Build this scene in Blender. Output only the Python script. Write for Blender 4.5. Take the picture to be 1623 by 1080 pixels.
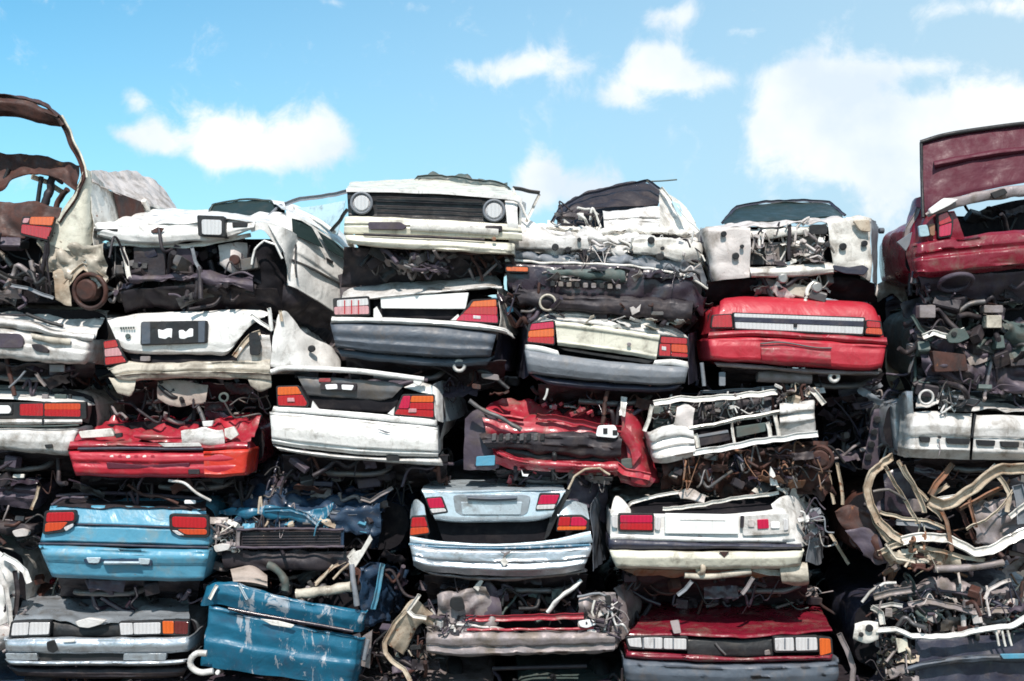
import bpy, math, random
from mathutils import Vector, Matrix, noise
R = math.radians
for o in list(bpy.data.objects): bpy.data.objects.remove(o)
S = bpy.context.scene
# ------------------------------------------------------------------ camera
CAM_D, FPX, ZC, HX, HY = 10.5, 1700.0, 3.5, 811.5, 580.0
cam = bpy.data.objects.new('camera', bpy.data.cameras.new('camera')); S.collection.objects.link(cam)
cam.location = (0, -CAM_D, ZC); cam.rotation_euler = (R(90), 0, 0)
cam.data.sensor_width = 36; cam.data.lens = 36 * FPX / 1623
cam.data.shift_y = 40 / 1623; cam.data.clip_end = 5000; cam.data.clip_start = .05
S.camera = cam
# ------------------------------------------------------------------ world, sun, exposure
SUN_EL, SUN_AZ = 53.0, 184.0          # azimuth measured clockwise from +Y: behind and left of the camera
w = bpy.data.worlds.new('World'); S.world = w; w.use_nodes = True
nt = w.node_tree; N = nt.nodes; L = nt.links
for n in list(N): N.remove(n)
def nd(t, **k):
    n = N.new(t)
    for a, b in k.items(): setattr(n, a, b)
    return n
def mth(op, a, b=None, c=None, clamp=False):
    n = nd('ShaderNodeMath', operation=op, use_clamp=clamp)
    for i, v in enumerate((a, b, c)):
        if v is None: continue
        if isinstance(v, (int, float)): n.inputs[i].default_value = v
        else: L.new(v, n.inputs[i])
    return n.outputs[0]
out = nd('ShaderNodeOutputWorld'); bg = nd('ShaderNodeBackground'); bg.inputs[1].default_value = .106
sky = nd('ShaderNodeTexSky', sky_type='NISHITA'); sky.sun_disc = False
sky.sun_elevation = R(SUN_EL); sky.sun_rotation = R(SUN_AZ); sky.air_density = 1.1; sky.dust_density = .6; sky.ozone_density = 1.6
tc = nd('ShaderNodeTexCoord'); sx = nd('ShaderNodeSeparateXYZ'); L.new(tc.outputs['Generated'], sx.inputs[0])
az = mth('ARCTAN2', sx.outputs[0], sx.outputs[1]); el = mth('ARCSINE', sx.outputs[2])
# lumpy offsets so that cloud outlines billow
nz = nd('ShaderNodeTexNoise'); nz.inputs['Scale'].default_value = 24; nz.inputs['Detail'].default_value = 9; nz.inputs['Distortion'].default_value = .3; nz.inputs['Roughness'].default_value = .62
L.new(tc.outputs['Generated'], nz.inputs['Vector'])
nz2 = nd('ShaderNodeTexNoise'); nz2.inputs['Scale'].default_value = 4.5; nz2.inputs['Detail'].default_value = 5
L.new(tc.outputs['Generated'], nz2.inputs['Vector'])
CL = [  # clouds seen in this sky: where each billow lies, its half width and half height, its density
 (335,205,34,30,1),(375,215,38,32,1),(330,240,36,22,1),(420,225,44,34,1),(470,225,40,32,1),(515,205,34,30,1),(530,232,30,22,.9),(400,252,80,18,.9),
 (205,215,26,13,.85),(245,215,30,22,1),(262,235,26,14,.9),(212,160,17,17,.85),
 (725,102,30,15,.8),(765,118,38,18,.85),(820,110,40,22,.9),(870,98,42,28,1),(915,112,34,22,.8),
 (1035,95,34,28,1),(1070,110,40,28,1),(1010,122,36,24,.85),(955,152,46,18,.8),(1000,162,40,18,.7),(1090,135,36,18,.8),(1140,125,34,11,.7),
 (1050,22,36,15,.85),(1092,25,24,26,.8),(1185,50,36,8,.65),
 (1230,130,36,30,1),(1290,105,42,34,1),(1345,120,44,32,1),(1270,180,70,50,1.3),(1350,185,80,50,1.3),(1218,205,34,34,1),(1335,240,80,40,1.2),(1400,230,60,50,1.1),
 (1430,108,48,14,.75),(1485,105,26,14,.8),(1540,160,50,30,1),(1500,205,60,36,1.1),(1590,180,60,34,1),(1660,200,60,44,1.1),(1440,285,50,40,1),(1300,272,44,22,.75),(1400,325,50,36,.7),
 (1500,15,44,14,.75),(1580,12,40,14,.75),(1640,22,36,22,.8),
 (855,272,34,28,1.1),(900,300,46,28,1),(945,312,40,26,1),(835,310,40,40,1),(655,12,36,12,.62),(530,4,26,7,.6)]
tot = None
for (x, y, a, b, k) in CL:
    A = math.atan2(x - HX, FPX); E = math.atan2(HY - y, math.hypot(FPX, x - HX)); a /= FPX * 1.0; b /= FPX * 1.0
    dx = mth('DIVIDE', mth('SUBTRACT', az, A), a); dy = mth('DIVIDE', mth('SUBTRACT', el, E), b)
    r2 = mth('ADD', mth('MULTIPLY', dx, dx), mth('MULTIPLY', dy, dy))
    g = mth('MULTIPLY', mth('EXPONENT', mth('MULTIPLY', r2, -0.9)), k)
    tot = g if tot is None else mth('ADD', tot, g)
# a loose field of cloud elsewhere in the sky, away from the view
far = mth('MULTIPLY', mth('SUBTRACT', mth('ABSOLUTE', az), .62, clamp=True), 1.2)
tot = mth('ADD', tot, mth('MINIMUM', mth('MULTIPLY', far, nz2.outputs[0]), .55))
den = mth('ADD', mth('SUBTRACT', tot, .37), mth('MULTIPLY', mth('SUBTRACT', nz.outputs[0], .5), 3.0))
nz3 = nd('ShaderNodeTexNoise'); nz3.inputs['Scale'].default_value = 9; nz3.inputs['Detail'].default_value = 6; L.new(tc.outputs['Generated'], nz3.inputs['Vector'])
cr_ = nd('ShaderNodeMapRange', interpolation_type='SMOOTHSTEP'); L.new(den, cr_.inputs[0])
cr_.inputs[1].default_value = -.20; cr_.inputs[2].default_value = .95
# pale veil low down and towards the right
veil = mth('ADD', mth('MULTIPLY', az, 1.0), mth('SUBTRACT', .86, mth('MULTIPLY', el, 1.35)), clamp=True)
tone = nd('ShaderNodeMix', data_type='RGBA', blend_type='MULTIPLY'); tone.inputs[0].default_value = 1
hs = nd('ShaderNodeHueSaturation'); hs.inputs['Hue'].default_value = .5; hs.inputs['Saturation'].default_value = 1.0; hs.inputs['Value'].default_value = SKYV if 'SKYV' in globals() else 1.0
L.new(sky.outputs[0], tone.inputs[6]); tone.inputs[7].default_value = (.74, 1.42, 1.48, 1); L.new(tone.outputs[2], hs.inputs['Color'])
m1 = nd('ShaderNodeMix', data_type='RGBA'); L.new(mth('MULTIPLY', veil, .92), m1.inputs[0]); L.new(hs.outputs[0], m1.inputs[6]); m1.inputs[7].default_value = (4.3, 5.9, 7.0, 1)
cc_ = nd('ShaderNodeMix', data_type='RGBA'); cs = nd('ShaderNodeMapRange'); L.new(nz3.outputs[0], cs.inputs[0]); cs.inputs[1].default_value = .42; cs.inputs[2].default_value = .66
L.new(cs.outputs[0], cc_.inputs[0]); cc_.inputs[6].default_value = (8.1, 8.4, 8.5, 1); cc_.inputs[7].default_value = (6.0, 6.9, 7.8, 1)
m2 = nd('ShaderNodeMix', data_type='RGBA'); L.new(cc_.outputs[2], m2.inputs[7]); L.new(cr_.outputs[0], m2.inputs[0]); L.new(m1.outputs[2], m2.inputs[6])
L.new(m2.outputs[2], bg.inputs[0]); L.new(bg.outputs[0], out.inputs[0])
sun = bpy.data.objects.new('sun', bpy.data.lights.new('sun', 'SUN')); S.collection.objects.link(sun)
sun.data.energy = 4.3; sun.data.angle = R(.6); sun.data.color = (1, .915, .84)
a_ = R(SUN_AZ); e_ = R(SUN_EL)
sun.rotation_euler = Vector((math.sin(a_)*math.cos(e_), math.cos(a_)*math.cos(e_), math.sin(e_))).to_track_quat('Z', 'Y').to_euler()
S.view_settings.view_transform = 'Standard'; S.view_settings.look = 'None'; S.view_settings.exposure = .30; S.view_settings.gamma = 1
S.render.engine = 'CYCLES'
try: S.cycles.filter_width = 1.7; S.cycles.use_denoising = True
except Exception: pass
# ------------------------------------------------------------------ materials
MATS = {}
def mat(name, col, rough=.5, metal=0, dirt=.35, dcol=(.16,.13,.10), rust=0., bump=.25, bscale=60, coat=0., spec=.5, chips=0., chipcol=(.55,.55,.56), dsc=5., cst=None):
    m = bpy.data.materials.new(name); m.use_nodes = True; t = m.node_tree; n = t.nodes; l = t.links
    b = n['Principled BSDF']; g = n.new('ShaderNodeTexCoord')
    def noi(sc, det=6, ro=.6, dist=0, stretch=None):
        q = n.new('ShaderNodeTexNoise'); q.inputs['Scale'].default_value = sc; q.inputs['Detail'].default_value = det
        q.inputs['Roughness'].default_value = ro; q.inputs['Distortion'].default_value = dist
        if stretch:
            mp = n.new('ShaderNodeMapping'); mp.inputs['Scale'].default_value = stretch; l.new(g.outputs['Object'], mp.inputs[0]); l.new(mp.outputs[0], q.inputs['Vector'])
        else: l.new(g.outputs['Object'], q.inputs['Vector'])
        return q.outputs[0]
    def ramp(src, lo, hi, mx=1.):
        q = n.new('ShaderNodeMapRange'); q.interpolation_type = 'SMOOTHSTEP'; l.new(src, q.inputs[0])
        q.inputs[1].default_value = lo; q.inputs[2].default_value = hi; q.inputs[4].default_value = mx; return q.outputs[0]
    def mix(f, a, c, bt='MIX'):
        q = n.new('ShaderNodeMix'); q.data_type = 'RGBA'; q.blend_type = bt
        l.new(f, q.inputs[0])
        if isinstance(a, tuple): q.inputs[6].default_value = (*a, 1)
        else: l.new(a, q.inputs[6])
        if isinstance(c, tuple): q.inputs[7].default_value = (*c, 1)
        else: l.new(c, q.inputs[7])
        return q.outputs[2]
    c = (col[0], col[1], col[2])
    vary = ramp(noi(1.7, 3), .3, .7, .25); cc = mix(vary, c, tuple(min(1, x*.72) for x in col))
    d1 = ramp(noi(dsc, 9, .68, .4), .63 - .3*dirt, .80 - .12*dirt, min(1, .45 + dirt*.6)); cc = mix(d1, cc, dcol)
    if dirt > .05:
        st = ramp(noi(7, 6, .7, 0, (3.5, 3.5, .35)), .58, .72, dirt*.7); cc = mix(st, cc, dcol)      # run marks
        fine = ramp(noi(70, 3, .7), .6, .68, dirt*.6); cc = mix(fine, cc, tuple(x*.6 for x in dcol))
    if chips: cc = mix(ramp(noi(11, 9, .75, .8, cst), .70 - .17*chips, .72 - .16*chips, .9), cc, chipcol)
    if rust: cc = mix(ramp(noi(6.5, 10, .72, .6), .70 - .25*rust, .76 - .22*rust, .95), cc, (.20, .075, .03))
    l.new(cc, b.inputs['Base Color'])
    rg = n.new('ShaderNodeMapRange'); l.new(noi(9, 6), rg.inputs[0]); rg.inputs[1].default_value = .3; rg.inputs[2].default_value = .7
    rg.inputs[3].default_value = rough*.75; rg.inputs[4].default_value = min(1, rough*1.5); l.new(rg.outputs[0], b.inputs['Roughness'])
    b.inputs['Metallic'].default_value = metal; b.inputs['Coat Weight'].default_value = coat; b.inputs['Coat Roughness'].default_value = .12
    b.inputs['Specular IOR Level'].default_value = spec
    if bump:
        bp = n.new('ShaderNodeBump'); bp.inputs['Strength'].default_value = bump; bp.inputs['Distance'].default_value = .01
        l.new(noi(bscale/5, 6, .55), bp.inputs['Height'])
        b2 = n.new('ShaderNodeBump'); b2.inputs['Strength'].default_value = min(1, bump*1.6); b2.inputs['Distance'].default_value = .035; l.new(noi(4.5, 3, .5, .6), b2.inputs['Height']); l.new(bp.outputs[0], b2.inputs['Normal']); l.new(b2.outputs[0], b.inputs['Normal'])
    MATS[name] = m; return m
W = lambda n, c, **k: mat(n, c, **dict(dict(rough=.38, coat=.2, dirt=.5, rust=.15, bump=.36), **k))
white = W('white_paint', (.76,.745,.72)); white2 = W('dirty_white_paint', (.74,.71,.66), dirt=.65, rust=.28, rough=.45)
cream = W('cream_paint', (.68,.65,.54), dirt=.5); beige = W('beige_plastic', (.52,.47,.39), dirt=.75, rough=.5, coat=.1)
primer = W('primer', (.58,.53,.51), dirt=.7, rust=.35, rough=.6, coat=0); silver = W('silver_paint', (.42,.46,.50), metal=.55, rough=.32, dirt=.5)
silverb = W('ice_blue_paint_and_shade', (.55,.64,.70), metal=.35, rough=.28, dirt=.35); silverw = W('pearl_paint', (.62,.60,.58), rough=.4, dirt=.7, rust=.15)  # ice blue also stands in for the shadow side of a white car
red = W('red_paint', (.43,.020,.036), dirt=.35, dcol=(.22,.10,.09)); redo = W('orange_red_paint', (.60,.035,.018), dirt=.4, chips=.25, chipcol=(.6,.4,.38))
crim = W('crimson_paint', (.34,.018,.035), dirt=.55, chips=.4, chipcol=(.5,.33,.33)); maroon = W('maroon_paint', (.19,.009,.024), dirt=.5, chips=.22, chipcol=(.4,.22,.24), rough=.26)
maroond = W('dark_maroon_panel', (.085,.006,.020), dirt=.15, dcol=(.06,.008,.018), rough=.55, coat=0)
blue = W('light_blue_paint', (.085,.29,.42), dirt=.5, dcol=(.22,.26,.26), chips=.2); blued = W('blue_paint', (.008,.115,.20), dirt=.45, dcol=(.04,.07,.12), chips=.85, chipcol=(.33,.36,.40), rust=.12, dsc=4., cst=(.55,.55,.16))
blued2 = W('dark_blue_paint', (.012,.035,.075), dirt=.5, dcol=(.05,.045,.05), chips=.3, rough=.5); navy = W('navy_paint', (.022,.024,.046), dirt=.55, dcol=(.07,.055,.058), rough=.5, rust=.10)
greyb = W('grey_blue_bumper', (.075,.092,.118), rough=.5, coat=0, dirt=.55, dcol=(.12,.105,.10)); greyl = W('grey_bumper', (.18,.195,.22), rough=.5, coat=0, dirt=.45, dcol=(.22,.20,.19))
greyp = W('bare_grey_metal', (.27,.235,.24), rough=.55, metal=.3, dirt=.75, coat=0, rust=.25); purple = W('dull_purple_metal', (.075,.058,.08), rough=.55, metal=.2, dirt=.6, dcol=(.09,.07,.065), coat=0, rust=.15)
green = W('green_grey_metal', (.07,.10,.095), rough=.55, dirt=.7, dcol=(.10,.085,.07), coat=0, rust=.3); dark = W('shade_dark_metal', (.026,.021,.027), rough=.55, metal=.2, dirt=.6, dcol=(.075,.055,.05), coat=0, rust=.16)  # last metal deepened to put the shadow between cars into its colour
darkp = W('dark_plum_paint', (.03,.02,.032), rough=.32, dirt=.6, dcol=(.065,.05,.05)); brown = W('burnt_metal', (.075,.026,.018), rough=.65, dirt=.8, dcol=(.022,.016,.016), rust=.4, coat=0)
rusty = W('rusted_metal', (.26,.13,.08), rough=.8, dirt=.7, rust=.7, coat=0); bone = W('stripped_frame', (.54,.46,.36), rough=.6, dirt=.85, rust=.55, coat=.1, dcol=(.25,.17,.11))
black = mat('black_plastic', (.012,.012,.014), rough=.5, dirt=.45, dcol=(.05,.045,.04), bump=.3); blk2 = mat('cavity_black', (.010,.009,.012), rough=.85, dirt=.5, dcol=(.035,.028,.028), spec=.2)  # second black stands in for the darkness inside open bodies and boots
rubber = mat('rubber', (.014,.014,.016), rough=.6, dirt=.5, dcol=(.04,.035,.035)); alu = mat('cast_metal', (.40,.39,.38), rough=.45, metal=.7, dirt=.7); steel = mat('dull_steel', (.15,.145,.15), rough=.5, metal=.6, dirt=.7, rust=.3)
fabric = mat('seat_fabric', (.40,.33,.29), rough=.9, dirt=.5, bump=.5); plate = mat('number_plate', (.78,.78,.76), rough=.5, dirt=.25)
pwhite = mat('plate_mark', (.85,.85,.85), rough=.5, dirt=0, bump=0)
def lens(name, col, rib=110):
    m = mat(name, col, rough=.12, dirt=.25, dcol=(.12,.08,.07), bump=0, coat=.8, spec=.6); t = m.node_tree; n = t.nodes; b = n['Principled BSDF']
    g = n.new('ShaderNodeTexCoord'); wv = n.new('ShaderNodeTexWave'); wv.inputs['Scale'].default_value = rib/6; wv.bands_direction = 'X'; t.links.new(g.outputs['Object'], wv.inputs[0])
    wx = n.new('ShaderNodeTexWave'); wx.inputs['Scale'].default_value = 8.5; wx.inputs['Distortion'].default_value = .5; wx.bands_direction = 'X'; t.links.new(g.outputs['Object'], wx.inputs[0])
    src = b.inputs['Base Color'].links[0].from_socket; mx = n.new('ShaderNodeMix'); mx.data_type = 'RGBA'; mx.blend_type = 'MULTIPLY'; mx.inputs[0].default_value = .75
    hv = n.new('ShaderNodeMapRange'); t.links.new(wx.outputs[1], hv.inputs[0]); hv.inputs[3].default_value = .86; hv.inputs[4].default_value = 1.04
    t.links.new(src, mx.inputs[6]); t.links.new(hv.outputs[0], mx.inputs[7]); t.links.new(mx.outputs[2], b.inputs['Base Color'])
    bp = n.new('ShaderNodeBump'); bp.inputs['Strength'].default_value = .6; bp.inputs['Distance'].default_value = .006; t.links.new(wv.outputs[0], bp.inputs['Height']); t.links.new(bp.outputs[0], b.inputs['Normal'])
    return m
lred = lens('red_lens', (.48,.012,.02)); lcr = lens('crimson_lens', (.55,.008,.06)); lor = lens('orange_lens', (.72,.13,.02)); lwh = lens('clear_lens', (.66,.64,.64)); lpk = lens('pale_pink_lens', (.62,.30,.32)); ldk = lens('dark_red_lens', (.13,.02,.02))
ldr = lens('deep_orange_lens', (.62,.07,.02))
def glassm(name, col, tr=.0):
    m = mat(name, col, rough=.35, dirt=.5, dcol=(.05,.05,.045), bump=.1, coat=.0, spec=.2); return m
gdark = glassm('dark_glass', (.02,.035,.035)); gpale = glassm('pale_glass', (.36,.50,.56))
# ------------------------------------------------------------------ geometry toolkit
def P(x, y, d):
    s = (CAM_D + d) / FPX; return Vector(((x - HX)*s, d, ZC + (HY - y)*s))
def back(p, w):                      # the same spot, w metres further back
    k = (CAM_D + p[2]) / (CAM_D + p[2] + w); return (HX + (p[0]-HX)*k, HY + (p[1]-HY)*k, p[2] + w)
def t3(p, d=0.): return (p[0], p[1], (p[2] if len(p) > 2 else 0.) + d)
def cat(p0, p1, p2, p3, t): return .5*((2*p1) + (p2-p0)*t + (2*p0-5*p1+4*p2-p3)*t*t + (3*p1-p0-3*p2+p3)*t*t*t)
def spl(pts, ts, lin=False):         # pts Vectors, ts parameters in index units
    n = len(pts); res = []
    for t in ts:
        i = min(int(t), n-2); f = t - i
        if lin: res.append(pts[i].lerp(pts[i+1], f)); continue
        a = pts[i-1] if i > 0 else pts[0]*2 - pts[1]; b = pts[i+2] if i+2 < n else pts[-1]*2 - pts[-2]
        res.append(cat(a, pts[i], pts[i+1], b, f))
    return res
def params(pts, step):
    ts = [0.]
    for i in range(len(pts)-1):
        k = max(1, int(math.ceil((pts[i+1]-pts[i]).length / step)))
        ts += [i + (j+1)/k for j in range(k)]
    return ts
class MB:
    def __init__(s): s.v = []; s.f = []; s.m = []; s.sm = []
    def add(s, v, f, mi=0, smooth=True):
        o = len(s.v); s.v += v; s.f += [tuple(i+o for i in q) for q in f]; s.m += [mi]*len(f); s.sm += [smooth]*len(f)
    def grid(s, G, th, mi=0, push=True):
        nu, nv = len(G[0]), len(G); V = [p for r in G for p in r]
        NR = []
        for j in range(nv):
            for i in range(nu):
                a = G[j][min(i+1, nu-1)] - G[j][max(i-1, 0)]; b = G[min(j+1, nv-1)][i] - G[max(j-1, 0)][i]
                q = a.cross(b); NR.append(q.normalized() if q.length > 1e-9 else Vector((0, 1, 0)))
        B = [p + n*th for p, n in zip(V, NR)]
        F = [(j*nu+i, (j+1)*nu+i, (j+1)*nu+i+1, j*nu+i+1) for j in range(nv-1) for i in range(nu-1)]
        s.add(V, F, mi)
        if th:
            s.add(B, [q[::-1] for q in F], mi)
            ring = [i for i in range(nu)] + [j*nu+nu-1 for j in range(1, nv)] + [(nv-1)*nu+i for i in range(nu-2, -1, -1)] + [j*nu for j in range(nv-2, 0, -1)]
            k = len(ring); s.add([V[i] for i in ring] + [B[i] for i in ring], [(i, (i+1) % k, k+(i+1) % k, k+i) for i in range(k)], mi, False)
    def chan(s, pts, w, mi=0, dep=.5, ang=0.):
        """pressed U-channel along pts"""
        pr = [(-1,-dep),(-.8,-dep*1.15),(.8,-dep*1.15),(1,-dep),(1,dep),(1.25,dep),(1.25,dep*.8),(1.08,dep*.8),(1.05,-dep*.2),(.5,-dep*.75),(-.5,-dep*.75),(-1.05,-dep*.2),(-1.08,dep*.8),(-1.25,dep*.8),(-1.25,dep),(-1,dep)]
        n = len(pr); V = []; ca, sa = math.cos(ang), math.sin(ang)
        for i, p in enumerate(pts):
            t = (pts[min(i+1, len(pts)-1)] - pts[max(i-1, 0)]); t = t.normalized() if t.length > 1e-9 else Vector((1, 0, 0))
            b = Vector((0, -1, 0)) - t*t.dot(Vector((0, -1, 0))); b = b.normalized() if b.length > .1 else t.orthogonal().normalized(); a = t.cross(b)
            a, b = a*ca + b*sa, b*ca - a*sa
            V += [p + a*u*w*.5 + b*v*w*.5 for u, v in pr]
        s.add(V, [(i*n+k, i*n+(k+1) % n, (i+1)*n+(k+1) % n, (i+1)*n+k) for i in range(len(pts)-1) for k in range(n)], mi, False)
        m = (len(pts)-1)*n; s.add(V[:n], [tuple(range(n))[::-1]], mi, False); s.add(V[m:], [tuple(range(n))], mi, False)
    def tube(s, pts, r, mi=0, n=8, flat=1., ang=0, closed=True, smooth=True):
        rs = r if isinstance(r, list) else [r]*len(pts); V = []; up = Vector((.13, .2, 1)).normalized()
        for i, p in enumerate(pts):
            t = (pts[min(i+1, len(pts)-1)] - pts[max(i-1, 0)]); t = t.normalized() if t.length > 1e-9 else Vector((1, 0, 0))
            a = t.cross(up); a = a.normalized() if a.length > .05 else t.cross(Vector((1, 0, 0))).normalized(); b = t.cross(a)
            for k in range(n):
                q = 2*math.pi*(k+.5)/n; u, v = math.cos(q)*rs[i], math.sin(q)*rs[i]*flat
                V.append(p + a*(u*math.cos(ang)-v*math.sin(ang)) + b*(u*math.sin(ang)+v*math.cos(ang)))
        F = [(i*n+k, i*n+(k+1) % n, (i+1)*n+(k+1) % n, (i+1)*n+k) for i in range(len(pts)-1) for k in range(n)]
        s.add(V, F, mi, smooth and n > 4)
        if closed:
            m = (len(pts)-1)*n; s.add([V[k] for k in range(n)], [tuple(range(n))[::-1]], mi, False); s.add([V[m+k] for k in range(n)], [tuple(range(n))], mi, False)
    def box(s, c, sz, rot, mi=0, ch=.12):
        M = rot; hx, hy, hz = (k/2 for k in sz); e = min(sz)*ch; V = []; 
        for z in (-1, 1):
            for (q, zz) in (((hx-e, hy-e), hz), ((hx, hy), hz-e))[::(1 if z < 0 else -1)]:
                for (i, j) in ((-1, -1), (1, -1), (1, 1), (-1, 1)): V.append(c + M @ Vector((i*q[0], j*q[1], z*zz)))
        F = [(3, 2, 1, 0), (12, 13, 14, 15)]
        for r in range(3):
            for k in range(4): F.append((r*4+k, r*4+(k+1) % 4, (r+1)*4+(k+1) % 4, (r+1)*4+k))
        s.add(V, F, mi, False)
    def cyl(s, c, ax, r, h, mi=0, n=20, hole=0.):
        ax = ax.normalized(); rr = [(.001 + hole, h/2), (r*.8, h/2), (r, h*.4), (r, -h*.4), (r*.8, -h/2), (.001+hole, -h/2)]
        a = ax.orthogonal().normalized(); b = ax.cross(a); V = [c + ax*q[1] + (a*math.cos(2*math.pi*k/n) + b*math.sin(2*math.pi*k/n))*q[0] for q in rr for k in range(n)]
        m = len(rr); F = [(j*n+k, ((j+1) % m)*n+k, ((j+1) % m)*n+(k+1) % n, j*n+(k+1) % n) for j in range(m) for k in range(n)]
        s.add(V, F, mi, False)
    def torus(s, c, ax, r, q, mi=0, n=28, m=8):
        ax = ax.normalized(); a = ax.orthogonal().normalized(); b = ax.cross(a); V = []
        for k in range(n):
            e = a*math.cos(2*math.pi*k/n) + b*math.sin(2*math.pi*k/n)
            for j in range(m): V.append(c + e*(r + q*math.cos(2*math.pi*j/m)) + ax*q*1.25*math.sin(2*math.pi*j/m))
        s.add(V, [(k*m+j, ((k+1) % n)*m+j, ((k+1) % n)*m+(j+1) % m, k*m+(j+1) % m) for k in range(n) for j in range(m)], mi)
    def build(s, name, mats, parent=None, origin=Vector((0, 0, 0))):
        me = bpy.data.meshes.new(name); me.from_pydata([p - origin for p in s.v], [], s.f); me.update()
        for m in (mats if isinstance(mats, (list, tuple)) else [mats]): me.materials.append(m)
        me.polygons.foreach_set('material_index', s.m); me.polygons.foreach_set('use_smooth', s.sm)
        o = bpy.data.objects.new(name, me); S.collection.objects.link(o)
        if parent: o.parent = parent
        return o
def dentf(p, amp, sc, seed, crease):
    q = p*sc + Vector((seed*7.3, seed*3.1, -seed*5.7)); a = noise.noise(q) + .5*noise.noise(q*2.3)
    if crease: a = a*.5 + crease*(.45 - abs(noise.noise(q*1.35 + Vector((9, 9, 9))))*1.6 - .35*abs(noise.noise(q*3.1)))
    return a*amp
def dent_grid(G, amp, sc, seed, crease=0., edge=True):
    nu, nv = len(G[0]), len(G); out = []
    for j in range(nv):
        r = []
        for i in range(nu):
            a = G[j][min(i+1, nu-1)] - G[j][max(i-1, 0)]; b = G[min(j+1, nv-1)][i] - G[max(j-1, 0)][i]
            n = a.cross(b); n = n.normalized() if n.length > 1e-9 else Vector((0, 1, 0)); p = G[j][i]
            r.append(p + n*dentf(p, amp, sc, seed, crease) + Vector((noise.noise(p*sc*1.7), noise.noise(p*sc*1.3 + Vector((4, 4, 4))), noise.noise(p*sc*1.5 + Vector((8, 1, 2)))))*amp*.35)
        out.append(r)
    return out
BUMP = [(0, .07), (.07, .0), (.22, -.035), (.55, -.05), (.85, -.03), (.95, .01), (1, .08)]
FLAT = [(0, .012), (.06, 0), (.5, -.012), (.94, 0), (1, .012)]
STEP = [(0, .02), (.05, -.0), (.4, -.01), (.45, .012), (.52, .012), (.57, -.015), (.95, 0), (1, .03)]
HOOD = [(0, 0), (1, 0)]
SEED = [1]
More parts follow.
